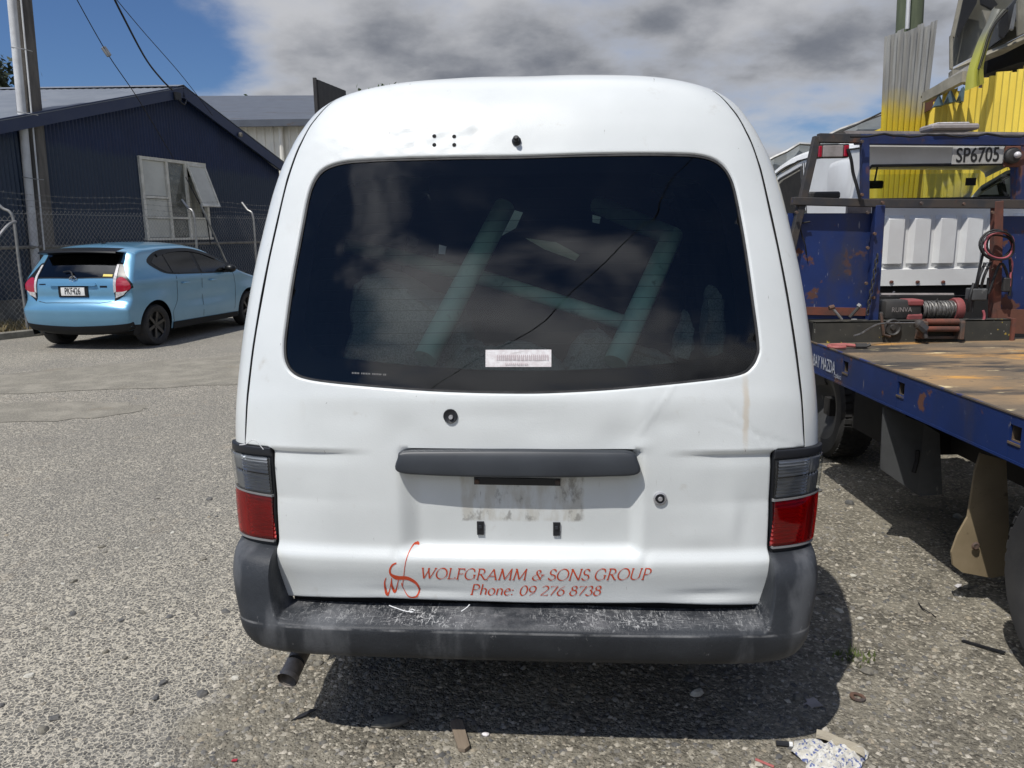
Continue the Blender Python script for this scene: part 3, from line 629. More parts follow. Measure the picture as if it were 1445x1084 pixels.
# tail lamps
def flamp(ext, sg):
    def f(u, s, off):
        Wm = WS(s); ua = .7395/Wm; u = ua+u*(.990-ua); p, n = surfn(np.minimum(u, .9995)*Wm, s); p = p+n*(ext-off)[..., None]; return sg*p[..., 0], p[..., 1], p[..., 2]
    return f
for sg in (-1, 1):
    def R(sa, sb, ua=0., ub=1.0, e=.0): return np.array([(ua+e, sa), (ub-.07*(.53-sa)/.27, sa), (ub-.07*(.53-sb)/.27, sb), (ua+e, sb)])
    hs = recalc(sheet(R(.242, .556), [], .02, flamp(.004, sg), skirt=.03, bstep=.006).make('tail_lamp', 'black trim', van))
    recalc(sheet(R(.529, .5555), [], .02, flamp(.012, sg), skirt=.015, fil=.004, fdepth=.004, bstep=.006).make('lamp_top_trim', 'black trim', hs))
    recalc(sheet(R(.262, .268), [], .02, flamp(.014, sg), skirt=.012, bstep=.006).make('lens_foot', 'fuzzy grey', hs))
    for nm, sa, sb, mt, rm in (('reverse_lens', .407, .525, 'clear lens', 'reflector'), ('red_lens', .269, .403, 'red lens', 'reflector red')):
        b = B(); k = 26; uu0 = .747/.905; uu = np.linspace(uu0, .984, k); G = []
        for si, s in enumerate(np.linspace(sa, sb, 24)):
            Wm = float(WS(s)); p, n = surfn(uu*Wm, np.full(k, s)); G.append((p+n*(.0048+.0034*(si % 2)*(np.arange(k) < 17)+.0030*(np.arange(k) % 2)*(np.arange(k) >= 15)-.0035*exp(-((si-12)/.8)**2)*(nm[0] != 'r' or nm[2] == 'v'))[:, None])*np.array([sg, 1, 1]))
        recalc(b.grid(np.array(G)).make('reflector', rm, hs, smooth=0))
        L = sheet(R(sa, sb, .02), [], .008, lambda u, s, off, sg=sg: flamp(.0155, sg)(u, s, off), skirt=.011, fil=.004, fdepth=.003, bstep=.005); recalc(L.make(nm, mt, hs, smooth=50))
    recalc(sheet(R(.398, .408), [], .02, flamp(.0165, sg), skirt=.012, bstep=.006).make('lens_divider', 'fuzzy grey', hs))
# bumper
cprof = [(.035, .466), (-.02, .467), (-.058, .468), (-.086, .464), (-.102, .4575), (-.106, .4535), (-.1035, .4500), (-.108, .446), (-.107, .42), (-.101, .385), (-.088, .356), (-.055, .338), (.02, .333), (.12, .333)]
kprof = [(.06, .648), (.00, .645), (-.045, .628), (-.068, .592), (-.085, .53), (-.1055, .4535), (-.1030, .4500), (-.108, .446), (-.107, .42), (-.101, .385), (-.088, .356), (-.055, .338), (.02, .333), (.12, .333)]
def rs2(P, i0, n0, n1):
    a = np.array(crom(P[:i0+1], 8)); c = np.array(crom(P[i0:], 6))
    def q(a, n): L = np.concatenate([[0], np.cumsum(np.hypot(*np.diff(a, axis=0).T))]); t = np.linspace(0, L[-1], n); return np.stack([np.interp(t, L, a[:, 0]), np.interp(t, L, a[:, 1])], 1)
    return np.vstack([q(a, n0), q(c, n1)[1:]])
C_, K_ = rs2(cprof, 5, 24, 40), rs2(kprof, 5, 24, 40)
xs_ = np.concatenate([np.linspace(0, .68, 50), np.linspace(.70, .75, 26), .884*np.sin(np.linspace(math.asin(.76/.884), pi/2, 24))])
def bump_col(x, extra=0):
    w = float(sstep(.720, .736, x)); P = C_*(1-w)+K_*w; u = min(x/.884, 1); dr = .012*u**2+.30*(1-max(1-u**8, 0)**(1/8))
    kx = 1-.030*np.clip((.58-P[:, 1])/.13, 0, 1)**1.5-.050*np.clip((.450-P[:, 1])/.11, 0, 1)**2.2; bow = .004*np.sin(x*7+1)*np.exp(-((P[:, 1]-.47)/.02)**2)*(1-w)
    return np.stack([x*kx, P[:, 0]+dr+extra, P[:, 1]+bow-.003*w*0], -1)
bm_ = B(); cols = [bump_col(x)*np.array([-1, 1, 1]) for x in xs_[::-1]]+[bump_col(x) for x in xs_[1:]]
cols = [cols[0]+np.array([0, .35, 0])]+cols+[cols[-1]+np.array([0, .35, 0])]
G = np.array(cols); bm_.grid(G)
bo = recalc(bm_.make('bumper', 'bumper plastic', van, smooth=55))
B().box(-.70, .70, .05, .12, .36, .50).make('bumper_beam', 'seam dark', van)
# handle / lamp bar above the plate
hp = np.array(crom([(-.343, .500), (-.342, .540), (-.330, .558), (-.25, .5625), (0, .566), (.25, .5635), (.328, .560), (.346, .538), (.346, .498), (.25, .490), (0, .486), (-.25, .490)], 5, True))
def fhan(x, s, off):
    p, n = surfn(x, s); c = np.clip((s-.486)/.08, 0, 1); ext = .010+.020*np.sqrt(np.clip(1-(c*1.0)**2.2, 0, 1)); p = p+n*(ext-off)[..., None]; return p[..., 0], p[..., 1], p[..., 2]
hn = recalc(sheet(hp, [], .012, fhan, skirt=.03, fil=.008, fdepth=.010, bstep=.008).make('handle', 'charcoal plastic', van, smooth=50))
sheet(np.array([(-.30, .486), (.30, .486), (.30, .50), (-.30, .50)]), [], .03, lambda x, s, off: fs(-.02)(x, s, off)).make('handle_hollow', 'seam dark', hn)
pb = sheet(np.array([(-.126, .451), (.128, .449), (.128, .472), (-.126, .474)]), [], .02, lambda x, s, off: fh(x, s, off, .004), skirt=.008, fil=.004, fdepth=.003)
pl = pb.make('plate_screw_strip', 'black trim', van)
def surfdisc(b, x, s, prof, n=20):
    p, nn = surfn(np.array([x]), np.array([s])); h = float(hd(np.array([x]), np.array([s]))[0]); c = p[0]+nn[0]*h; b.lathe(prof, c, nn[0], n)
    return b
for x in (-.117, .119): surfdisc(B(), x, .461, [(.0001, .010), (.006, .010), (.008, .006), (.008, 0)], 10).make('screw', 'rusty steel', pl)
for x in (-.110, .116):
    b = sheet(np.array([(x-.010, .296), (x+.010, .296), (x+.011, .336), (x-.010, .336)]), [], .01, lambda xx, s, off: fh(xx, s, off, .006), skirt=.006)
    c = recalc(b.make('plate_clip', 'black trim', van)); surfdisc(B(), x, .322, [(.0001, .010), (.006, .010), (.006, .004)], 4).make('clip_tab', 'charcoal plastic', c)
surfdisc(B(), -.188, .660, [(.019, 0), (.021, .004), (.019, .007), (.012, .004), (.0001, .003)]).make('wiper_spindle_hole', 'black trim', van)
surfdisc(B(), -.186, .657, [(.0001, .012), (.006, .012), (.007, .003)], 12).make('wiper_spindle', 'lock metal', van)
lk = surfdisc(B(), .413, .420, [(.019, 0), (.0195, .006), (.015, .008), (.013, .005)]).make('lock', 'lock metal', van)
surfdisc(B(), .413, .420, [(.012, .005), (.0115, .009), (.0001, .010)]).make('lock_barrel', 'black trim', lk)
surfdisc(B(), .413, .420, [(.007, .0095), (.006, .0115), (.0001, .0115)]).make('key_slot', 'lock metal', lk)
wj = surfdisc(B(), -.004, 1.491, [(.014, 0), (.014, .006), (.008, .010), (.009, .022), (.005, .028), (.0001, .028)]).make('washer_nozzle', 'black trim', van)
for x, s in ((-.255, 1.516), (-.194, 1.513), (-.254, 1.487), (-.193, 1.485)): surfdisc(B(), x, s, [(.0062, .0012), (.0001, .0012)], 12).make('drill_hole', 'seam dark', van)

# ---- pen-drawn italic lettering
def G_(*strokes): return strokes
def arcp(cx, cy, rx, ry, a0, a1, n=12): return [(cx+rx*cos(radians(a0+(a1-a0)*i/n)), cy+ry*sin(radians(a0+(a1-a0)*i/n))) for i in range(n+1)]
sf = .085
def sr_(x, y, w=sf): return [(x-w, y), (x+w, y)]
GL = {
 'W': (1.12, G_([(.05, 1), (.28, 0)], [(.28, 0), (.58, .98)], [(.50, .98), (.72, 0)], [(.72, 0), (1.06, 1)], sr_(.05, 1), sr_(1.06, 1), sr_(.54, .98, .06))),
 'O': (.92, G_(arcp(.46, .5, .40, .52, 0, 360, 28))), 'L': (.66, G_([(.16, 1), (.16, 0)], [(.16, .01), (.58, .01), (.62, .2)], sr_(.16, 1), sr_(.14, 0))),
 'F': (.62, G_([(.16, 1), (.16, 0)], [(.16, .99), (.58, .99), (.58, .84)], [(.16, .52), (.48, .52), (.48, .6)], sr_(.15, 0, .1), sr_(.14, 1))),
 'G': (.92, G_(arcp(.47, .5, .40, .52, 52, 318, 22)+[(.78, .12), (.78, .42)], sr_(.78, .43, .1), [(.72, .9), (.74, .74)])),
 'R': (.78, G_([(.16, 1), (.16, 0)], [(.14, 1), (.34, 1.0)]+arcp(.34, .76, .24, .24, 90, -90, 12)+[(.16, .5)], [(.34, .5), (.66, .04), (.76, .0)], sr_(.15, 0), sr_(.13, 1, .06))),
 'A': (.90, G_([(.06, 0), (.46, 1)], [(.46, 1), (.78, 0)], [(.2, .36), (.66, .36)], sr_(.06, 0), sr_(.78, 0))),
 'M': (1.10, G_([(.12, 0), (.2, 1)], [(.2, 1), (.53, .04)], [(.53, .04), (.90, 1)], [(.90, 1), (.94, 0)], sr_(.12, 0), sr_(.94, 0), sr_(.16, 1, .06), sr_(.92, 1, .05))),
 '&': (.92, G_([(.84, .50), (.62, .08)]+arcp(.36, .22, .26, .24, -30, -220, 12)+[(.3, .5), (.52, .62)]+arcp(.46, .76, .14, .15, -20, 200, 10)+[(.36, .6), (.72, .04)], [(.66, .50), (.92, .50)])),
 'S': (.62, G_(arcp(.30, .76, .2, .24, 30, 250, 12)+arcp(.30, .26, .24, .26, 70, -150, 14), [(.48, .94), (.48, .80)], [(.07, .08), (.06, .22)])),
 'N': (.96, G_([(.14, 0), (.16, 1)], [(.16, 1), (.80, 0)], [(.80, 0), (.82, 1)], sr_(.14, 0), sr_(.82, 1), sr_(.12, 1, .06))),
 'U': (.90, G_([(.14, 1), (.14, .36)]+arcp(.44, .32, .30, .32, 180, 360, 14)+[(.76, 1)], sr_(.14, 1), sr_(.76, 1))),
 'P': (.68, G_([(.16, 1), (.16, 0)], [(.12, 1), (.34, 1.0)]+arcp(.34, .74, .25, .26, 90, -90, 12)+[(.18, .48)], sr_(.16, 0, .1))),
 'h': (.60, G_([(.12, 1.05), (.12, 0)], [(.12, .40)]+arcp(.30, .42, .17, .2, 150, 0, 8)+[(.46, .06), (.54, .05)])),
 'o': (.58, G_(arcp(.28, .31, .22, .32, 0, 360, 20))), 'n': (.60, G_([(.12, .62), (.12, 0)], [(.12, .40)]+arcp(.30, .42, .17, .2, 150, 0, 8)+[(.46, .06), (.54, .05)])),
 'e': (.52, G_([(.08, .32), (.42, .42)]+arcp(.26, .44, .17, .19, 0, 120, 8)+arcp(.28, .30, .22, .30, 130, 320, 12))),
 ':': (.30, G_([(.09, .02), (.13, .10)], [(.13, .02), (.09, .10)], [(.09, .44), (.13, .52)], [(.13, .44), (.09, .52)])), ' ': (.32, ()),
 '0': (.62, G_(arcp(.30, .45, .24, .46, 0, 360, 24))), '9': (.60, G_(arcp(.30, .60, .23, .28, 0, 360, 18), [(.53, .6), (.46, .25), (.16, -.02)])),
 '2': (.60, G_(arcp(.28, .66, .22, .25, 160, -30, 10)+[(.07, .01), (.54, .01), (.56, .1)])), '7': (.56, G_([(.08, .76), (.09, .88), (.54, .88), (.20, 0)])),
 '6': (.60, G_([(.50, .9), (.2, .64), (.08, .3)]+arcp(.31, .27, .23, .27, 180, 540, 18))),
 '8': (.60, G_(arcp(.30, .70, .17, .20, 0, 360, 16), arcp(.30, .25, .23, .26, 0, 360, 18))), '3': (.56, G_(arcp(.26, .70, .17, .20, 150, -80, 10)+arcp(.26, .25, .22, .26, 85, -150, 12))),
}
def ribbon(pts, nib=.054, ang=38, tmin=.019, smooth=False):
    P = np.array(pts, float); 
    if len(P) == 2: P = np.array([P[0]+(P[1]-P[0])*t for t in np.linspace(0, 1, 4)])
    t = np.gradient(P, axis=0); t /= np.linalg.norm(t, axis=1)[:, None]+1e-9; n = np.stack([-t[:, 1], t[:, 0]], 1); a = radians(ang)
    w = np.sqrt((nib*np.abs(n@np.array([cos(a), sin(a)])))**2+tmin**2)
    return P+n*w[:, None], P-n*w[:, None]
class Ink:
    def __init__(s): s.b = B(); s.k = 0
    def strip(s, A, C):
        n = len(A); P = np.vstack([A, C]); p, nn = surfn(P[:, 0], P[:, 1]); p = p+nn*(hd(P[:, 0], P[:, 1])+.0009+.00002*s.k)[:, None]; s.k = (s.k+1) % 17
        s.b.add(p, [(i, n+i, n+i+1, i+1) for i in range(n-1)])
    def text(s, txt, x0, x1, s0, s1, h, slant=.22):
        tot = sum(GL[c][0] for c in txt); k = (x1-x0)/tot; x = x0
        for c in txt:
            wd, st = GL[c]
            for q in st:
                A, C = ribbon(q); f = lambda P: np.stack([x+(P[:, 0]+P[:, 1]*slant-.04)*k*1.0, s0+(s1-s0)*(x+P[:, 0]*k-x0)/(x1-x0)+P[:, 1]*h], 1); s.strip(f(A), f(C))
            x += wd*k
ink = Ink(); ink.text('WOLFGRAMM & SONS GROUP', -.288, .388, .170, .178, .0355); ink.text('Phone: 09 276 8738', -.142, .246, .117, .122, .0365)
ink.b.make('lettering', 'orange ink', van, smooth=0)
em = Ink()      # flourished monogram left of the name; unit square mapped on the metal
def flo(pts, w0, w1, pk=.5, n=10):
    P = np.array(crom(pts, n)); t = np.gradient(P, axis=0); t /= np.linalg.norm(t, axis=1)[:, None]+1e-9; nn = np.stack([-t[:, 1], t[:, 0]], 1); q = np.linspace(0, 1, len(P)); w = .8*(w0+(w1-w0)*np.exp(-((q-pk)/.26)**2))
    f = lambda Q: np.stack([-.400+Q[:, 0]*.105, .103+Q[:, 1]*.165], 1); em.strip(f(P+nn*w[:, None]), f(P-nn*w[:, None]))
flo([(1.0, .98), (.88, 1.0), (.76, .90), (.66, .70), (.60, .50), (.52, .22)], .012, .022, .1)
flo([(1.0, .98), (.95, 1.0), (.88, .99)], .02, .035)
flo([(.40, .70), (.28, .66), (.20, .56), (.24, .46), (.44, .41), (.70, .40), (.92, .30), (1.0, .16), (.92, .03), (.76, .0), (.62, .06), (.52, .20), (.50, .30)], .012, .05, .38)
flo([(.22, .46), (.32, .41), (.50, .40), (.66, .40)], .02, .05)
flo([(.07, .40), (.01, .28), (.02, .10), (.07, .04), (.14, .14), (.22, .36)], .012, .045, .45); flo([(.23, .40), (.21, .26), (.25, .12), (.31, .12), (.38, .26), (.44, .42)], .012, .045, .4)
em.b.make('monogram', 'orange ink', van, smooth=0)
# broken white cable ties and thread between tailgate and bumper
for pts in ([(-.385, -.018, .483), (-.36, -.03, .481), (-.33, -.045, .480), (-.305, -.05, .481)], [(-.165, -.04, .480), (-.15, -.03, .487), (-.142, -.02, .492)]):
    b = B(); b.tube(crom(pts, 5), .0016, 5); o = b.make('cable_tie', 'plain white', van)
b = B(); b.tube(crom([(-.31+.008*cos(a), -.05+.008*sin(a), .484) for a in np.linspace(0, 5.5, 9)], 2), .0014, 5); b.make('cable_tie', 'plain white', van)
b = B(); b.tube(crom([(-.835, .05, .960), (-.80, .018, .972), (-.775, .018, .985), (-.75, .02, .955)], 5), .0012, 4); b.make('loose_thread', 'plain white', van)
# exhaust and running gear
b = B(); e0 = np.array([-.742, .045, .188]); b.tube([e0+np.array([-.0, .0, .0]), e0+np.array([.012, .20, .050]), (-.68, .5, .27)], .031, 18, cap=False); b.tube([e0+np.array([.002, .004, .002]), e0+np.array([.012, .20, .050])], .027, 18, cap=False); b.tube([e0-np.array([0, .001, 0]), e0+np.array([.003, .014, .007])], .0335, 18, cap=False)
ex = b.make('exhaust_pipe', 'exhaust steel', van); B().lathe([(.027, 0), (.0001, 0)], e0+np.array([.012, .06, .032]), (.12, .93, .3), 16).make('exhaust_bore', 'seam dark', ex)
B().box(-.84, .84, .25, 4.0, .44, .50).make('underbody', 'cabin dark', van)
B().box(-.60, .60, .16, .24, .30, .44).make('cross_member', 'cabin dark', van)
tyre_prof = lambda r, w: [(r*.66, -w*.42), (r*.74, -w*.5), (r*.93, -w*.5), (r*.985, -w*.42), (r, -w*.3), (r, w*.3), (r*.985, w*.42), (r*.93, w*.5), (r*.74, w*.5), (r*.66, w*.42)]
for sx in (-.74, .74):
    for yy in (.95, 3.45):
        w_ = B().lathe([(.0001, -.03), (.17, -.05), (.2, -.08), (.2, .08), (.17, .05), (.0001, .03)], (sx, yy, .30), (1, 0, 0), 20).make('wheel', 'fuzzy grey', van)
        B().lathe(tyre_prof(.30, .19), (sx, yy, .30), (1, 0, 0), 32).make('tyre', 'tyre rubber', w_)

# ---------------------------------------------------------------- load inside the van
def pipething(name, label, cat, segs, r, m, group=None):
    root = thing(name, label, cat, tuple(segs[0][0])); 
    for a in segs: local(B().tube(a, r, 14), root).make('tube', m, root)
    return root
pipething('pipe_frame', 'pale green straight tube leaning inside the van, left of the bent tube', 'frame', [[at(712, 292, 2.95), at(600, 506, 2.50)]], .040, 'green enamel')
pipething('bent_pipe_frame', 'pale green bent tube frame inside the van by the right side of the rear glass', 'frame', [[at(868, 512, 2.52), at(948, 334, 2.85), at(845, 290, 3.5)]], .040, 'green enamel')
pipething('long_pipe', 'long pale green pipe lying crosswise behind the leaning tubes in the van', 'pipe', [[at(430, 335, 3.35), at(560, 362, 3.2), at(700, 398, 3.05), at(900, 462, 2.85)]], .030, 'green enamel')
def bale(name, label, P, Yn, dep, m='grey felt', cat='bale'):
    c = at(*P[0], Yn); root = thing(name, label, cat, (c[0], Yn, .63)); b = B()
    Q = crom([at(px, py, Yn) for px, py in P], 5, True); n = len(Q); cen = np.mean(Q, 0); Gs = []
    for k, (sc_, dy) in enumerate(((.90, .0), (.98, .02), (1.0, .06), (1.0, dep*.8), (.9, dep))): Gs.append([cen+(q-cen)*sc_*np.array([1, 0, 1])+np.array([0, dy+.02*sin(i*1.7+k), .004*sin(i*2.3+k)]) for i, q in enumerate(Q)])
    V = [q for g_ in Gs for q in g_]; F = [(k*n+i, k*n+(i+1) % n, (k+1)*n+(i+1) % n, (k+1)*n+i) for k in range(4) for i in range(n)]+[tuple(range(n))[::-1]]
    b.add(V, F); local(b, root); recalc(b.make('felt_cover', m, root, smooth=60)); return root
bale('felt_bale', 'grey felt covered wheel arch hump at the left inside the van', [(492, 470), (495, 410), (520, 388), (560, 400), (600, 425), (640, 440), (655, 520), (490, 530)], 2.62, .5)
bale('felt_roll', 'low roll of grey felt on the van floor behind the white sticker', [(640, 500), (665, 488), (690, 500), (740, 490), (790, 515), (790, 545), (630, 545)], 2.55, .2)
bale('felt_offcut', 'upright strip of grey felt at the far right inside the van', [(995, 500), (1000, 420), (1012, 405), (1022, 430), (1022, 500)], 2.60, .08)
bale('felt_strip', 'narrow curved felt strip standing right of the bent tube in the van', [(950, 505), (965, 455), (972, 440), (980, 470), (975, 505)], 2.58, .06)
bale('felt_pad', 'crumpled grey felt pad at the foot of the bent tube in the van', [(800, 515), (820, 480), (850, 470), (880, 490), (930, 500), (960, 515), (950, 530), (800, 530)], 2.62, .15)

# ================================================================ BLUE HATCHBACK (local frame: X forward, Y left, Z up)
mat('car paint', (.135, .32, .48), (.15, .34, .51), 2, .30, metal=.35, coat=.9, coatr=.04)
mat('car black', (.007, .008, .009), None, rough=.35, spec=.35)
mat('car plastic', (.012, .013, .015), None, rough=.6, spec=.25)
mat('chrome', (.62, .63, .65), None, rough=.12, metal=1)
mat('lamp red', (.33, .012, .03), None, rough=.12, coat=.6)
mat('lamp white', (.62, .60, .60), (.42, .40, .40), 30, .15, coat=.5)
mat('plate white', (.72, .72, .70), None, rough=.4)
mat('plate ink', (.012, .012, .012), None, rough=.5)
mat('yellow sticker', (.65, .52, .08), None, rough=.5)
mat('rim dark', (.07, .065, .06), None, rough=.4, metal=.6)
CPROF = [(.14, .20), (.05, .24), (.0, .34), (-.03, .46), (-.035, .58), (.02, .665), (.055, .70), (.06, .80), (.075, .92), (.10, .985), (.19, 1.12), (.30, 1.26), (.38, 1.36), (.50, 1.405), (.80, 1.435), (1.25, 1.452), (1.7, 1.44), (2.05, 1.385), (2.5, 1.21), (2.95, 1.03), (3.2, .965), (3.55, .88), (3.8, .77), (3.93, .62), (3.97, .45), (3.93, .28), (3.86, .20)]
CS = Spl(CPROF, 1200); CD = .12
def cW(X, z):
    X = np.asarray(X, float); z = np.asarray(z, float)
    pl = .845-.035*np.clip(np.abs(X-1.9)/1.9, 0, 1.2)**3; fl = .022*np.exp(-((X-.62)/.30)**2-((z-.62)/.16)**2)+.02*np.exp(-((X-3.17)/.35)**2-((z-.62)/.16)**2)
    return (pl+fl-.030*sstep(.45, .72, z)*0)*(1-.05*np.clip((.55-z)/.35, 0, 1)**2)-.40*np.maximum(z-.95, 0)**1.15+.012*sstep(.80, .90, z)*(1-sstep(.90, .97, z))-.018*np.exp(-((z-.58)/.08)**2)*np.exp(-((X-1.9)/.7)**2)
def csurf(x, s):
    y, z, ny, nz = CS.at(s); Wm = cW(y+CD*ny, z+CD*nz); u = np.minimum(np.abs(x)/Wm, 1); dr = .05*u**2+(CD-.05)*(1-np.maximum(1-u**3.2, 0)**(1/3.2)); return y+ny*dr, -np.asarray(x, float), z+nz*dr
def csurfn(x, s):
    e = 2e-3; c = lambda a, q: np.stack(csurf(a, q), -1); Wm = cW(CS.at(s)[0]+CD*CS.at(s)[2], CS.at(s)[1]+CD*CS.at(s)[3]); xe = np.clip(x, -Wm*.996+e, Wm*.996-e)
    n = np.cross(c(xe+e, s)-c(xe-e, s), c(xe, s+e)-c(xe, s-e)); n /= np.linalg.norm(n, axis=-1)[..., None]+1e-12; return c(x, s), n
_p, _n = csurfn(np.array([0.]), np.array([CS.L[-1]*.2])); csg = 1 if _n[0][0] < 0 else -1
def fc(ext): 
    def f(x, s, off): p, n = csurfn(np.asarray(x, float), np.asarray(s, float)); p = p+n*csg*(ext-off)[..., None]; return p[..., 0], p[..., 1], p[..., 2]
    return f
def csz(z): i = np.argmax(CS.C[:, 1] > 1.44); return float(np.interp(z, CS.C[:i, 1], CS.L[:i]))
ca = 10.5; car = thing('hatchback_car', 'light blue hatchback parked against the chain-link fence', 'car', (-6.30, 11.07, 0), radians(90-ca)); car.scale = (1.06, 1.06, 1.06)
cb = B(); G = []; th = np.linspace(-pi/2, pi/2, 45)
for s in np.linspace(0, CS.L[-1], 190):
    Wm = float(cW(CS.at(s)[0]+CD*CS.at(s)[2], CS.at(s)[1]+CD*CS.at(s)[3])); G.append(np.stack(csurf(np.sin(th)*Wm, np.full(45, s)), -1))
cb.grid(np.array(G)); G = np.array(G)
e_ = [(p[0], p[2]) for p in G[:, 0]]; e_ = [e_[0]]+[e_[i] for i in range(1, len(e_)) if math.hypot(e_[i][0]-e_[i-1][0], e_[i][1]-e_[i-1][1]) > .004]
def carch(c, r): return [(c+r*cos(a), .30+r*sin(a)) for a in np.linspace(0, pi, 19)]
base_ = [(3.6, .20), (3.17+.345, .20)]+carch(3.17, .345)+[(3.17-.345, .20), (.62+.345, .20)]+carch(.62, .345)+[(.62-.345, .20)]
for sg in (-1, 1):
    q = sheet(np.array(e_+base_), [], .05, lambda X, z, off, sg=sg: (X, sg*cW(X, z), z), bstep=.03); cb.add(q.v, q.f)
recalc(cb.make('body', 'car paint', car, smooth=50))
def side(name, poly, m, ext=.004, parent=car, sk=.006, sgs=(-1, 1), cr=3, fil=0):
    P = np.array(crom(poly, cr, True)) if cr else np.array(poly, float); r = None
    for sg in sgs: r = recalc(sheet(P, [], .05, lambda X, z, off, sg=sg: (X, sg*(cW(X, z)+ext-off), z), skirt=sk, bstep=.03, fil=fil, fdepth=fil*.6).make(name, m, parent))
    return r
def rear(name, poly, m, ext=.004, parent=car, sk=.008, cr=3, mir=False):
    out = None
    for q in ((poly, [(-a, b) for a, b in poly]) if mir else (poly,)):
        P = np.array(crom(q, cr, True)) if cr else np.array(q, float); P[:, 1] = [csz(z) for z in P[:, 1]]
        out = recalc(sheet(P, [], .03, fc(ext), skirt=sk, bstep=.02).make(name, m, parent))
    return out
side('lower_skirt', [(1.0, .19), (2.80, .19), (2.80, .27), (1.0, .29)], 'car plastic', .012, cr=0)
side('bumper_skirt_side', [(.15, .20), (.275, .20), (.28, .335), (.15, .345)], 'car plastic', .005, cr=0)
side('window_trim', [(.60, 1.17), (.74, 1.27), (1.0, 1.335), (1.45, 1.355), (1.9, 1.315), (2.3, 1.205), (2.84, .985), (2.3, .945), (1.5, .965), (.98, .99), (.76, 1.06)], 'car black', .003, cr=3)
side('rear_quarter_glass', [(.68, 1.16), (.80, 1.245), (.97, 1.285), (1.05, 1.005), (.95, 1.015), (.80, 1.08)], 'dark car glass', .007, cr=0)
side('rear_door_glass', [(1.08, 1.0), (1.0, 1.29), (1.3, 1.315), (1.66, 1.305), (1.72, .978)], 'dark car glass', .007, cr=0)
side('front_door_glass', [(1.80, .975), (1.74, 1.30), (2.0, 1.255), (2.3, 1.155), (2.68, .995), (2.5, .960)], 'cab glass', .007, cr=0)
for sg in (-1, 1):    # weather shields
    b = B(); pts = crom([(.85, 1.27), (1.15, 1.325), (1.6, 1.335), (1.95, 1.285), (2.3, 1.185)], 5); b.grid(np.array([[(X, sg*(cW(X, z)+.012), z+.012), (X, sg*(cW(X, z-.035)+.022), z-.035)] for X, z in [(float(p[0]), float(p[1])) for p in pts]])); b.make('weather_shield', 'car black', car)
    b = B()
    for poly in ([(1.02, .30), (1.0, .45), (1.12, .62), (1.13, .96)], [(1.78, .30), (1.77, .95)], [(2.70, .32), (2.74, .75), (2.66, .96)]):
        c = crom(poly, 6); b.grid(np.array([[(X-.004, sg*(cW(X, z)+.0015), z), (X+.004, sg*(cW(X, z)+.0015), z)] for X, z in [(float(p[0]), float(p[1])) for p in c]]))
    b.make('door_gap', 'seam dark', car)
    for X in (1.25, 1.98): b = B(); w = float(cW(X, .84)); b.tube([(X, sg*w, .842), (X+.02, sg*(w+.03), .845), (X+.15, sg*(w+.03), .840), (X+.17, sg*w, .838)], .011, 8); b.make('door_handle', 'car paint', car)
    w = float(cW(2.45, .97)); b = B(); b.ball((2.47, sg*(w+.10), 1.0), 1, 6, (.075, .10, .065)); b.box(2.40, 2.44, min(sg*w, sg*(w+.08)), max(sg*w, sg*(w+.08)), .94, .97); b.make('wing_mirror', 'car black', car)
    for X in (.62, 3.17):
        wl = B().lathe([(.0001, -.10), (.19, -.10), (.195, -.08), (.195, .06), (.0001, .02)], (X, sg*.735, .29), (0, sg, 0), 24).make('wheel', 'car black', car)
        B().lathe(tyre_prof(.29, .20), (X, sg*.735, .29), (0, 1, 0), 40).make('tyre', 'tyre rubber', wl)
        b = B(); b.lathe([(.185, .075), (.196, .088), (.203, .082), (.198, .06)], (X, sg*.735, .29), (0, sg, 0), 32); b.lathe([(.0001, .072), (.035, .072), (.05, .05)], (X, sg*.735, .29), (0, sg, 0), 16)
        for k in range(6): a = k*pi/3+.3; b.bar((X+.03*cos(a), sg*(.735+.055), .29+.03*sin(a)), (X+.19*cos(a), sg*(.735+.066), .29+.19*sin(a)), .042, .025, (0, sg, 0))
        b.make('rim', 'rim dark', wl)
rear('rear_window', [(-.60, 1.01), (-.55, 1.30), (0, 1.33), (.55, 1.30), (.60, 1.01), (0, .985)], 'dark car glass', .005, cr=0)
rear('window_surround', [(-.62, .985), (-.585, 1.34), (0, 1.36), (.585, 1.34), (.62, .985), (0, .970)], 'car black', .001, cr=0)
rear('lower_valance', [(-.83, .205), (-.83, .345), (0, .33), (.83, .345), (.83, .205)], 'car plastic', .006, cr=0)
tl = rear('tail_lamp', [(.60, .69), (.58, 1.02), (.565, 1.21), (.63, 1.20), (.72, 1.07), (.825, .93), (.828, .86), (.72, .74)], 'car black', .006, cr=0, mir=True)
rear('red_lens', [(.635, .79), (.625, .87), (.635, .98), (.70, 1.01), (.79, .94), (.81, .87), (.78, .82)], 'lamp red', .013, mir=True)
rear('clear_lens', [(.61, .715), (.62, .79), (.77, .815), (.72, .75)], 'lamp white', .013, mir=True, cr=0)
rear('chrome_strip', [(.595, .78), (.585, 1.02), (.57, 1.17), (.60, 1.17), (.625, 1.02), (.625, .80)], 'lamp white', .014, mir=True, cr=0)
rear('plate_garnish', [(-.36, .885), (-.34, .915), (.34, .915), (.36, .885), (.33, .875), (-.33, .875)], 'car paint', .030, cr=0, sk=.04)
ph = rear('plate_holder', [(-.225, .725), (-.225, .875), (.225, .875), (.225, .725)], 'car plastic', .012, cr=0)
rear('number_plate', [(-.18, .748), (-.18, .858), (.18, .858), (.18, .748)], 'plate white', .017, parent=ph, cr=0)
P0, N0 = csurfn(np.array([0.]), np.array([csz(.803)])); P0 = P0[0]+N0[0]*csg*.0185
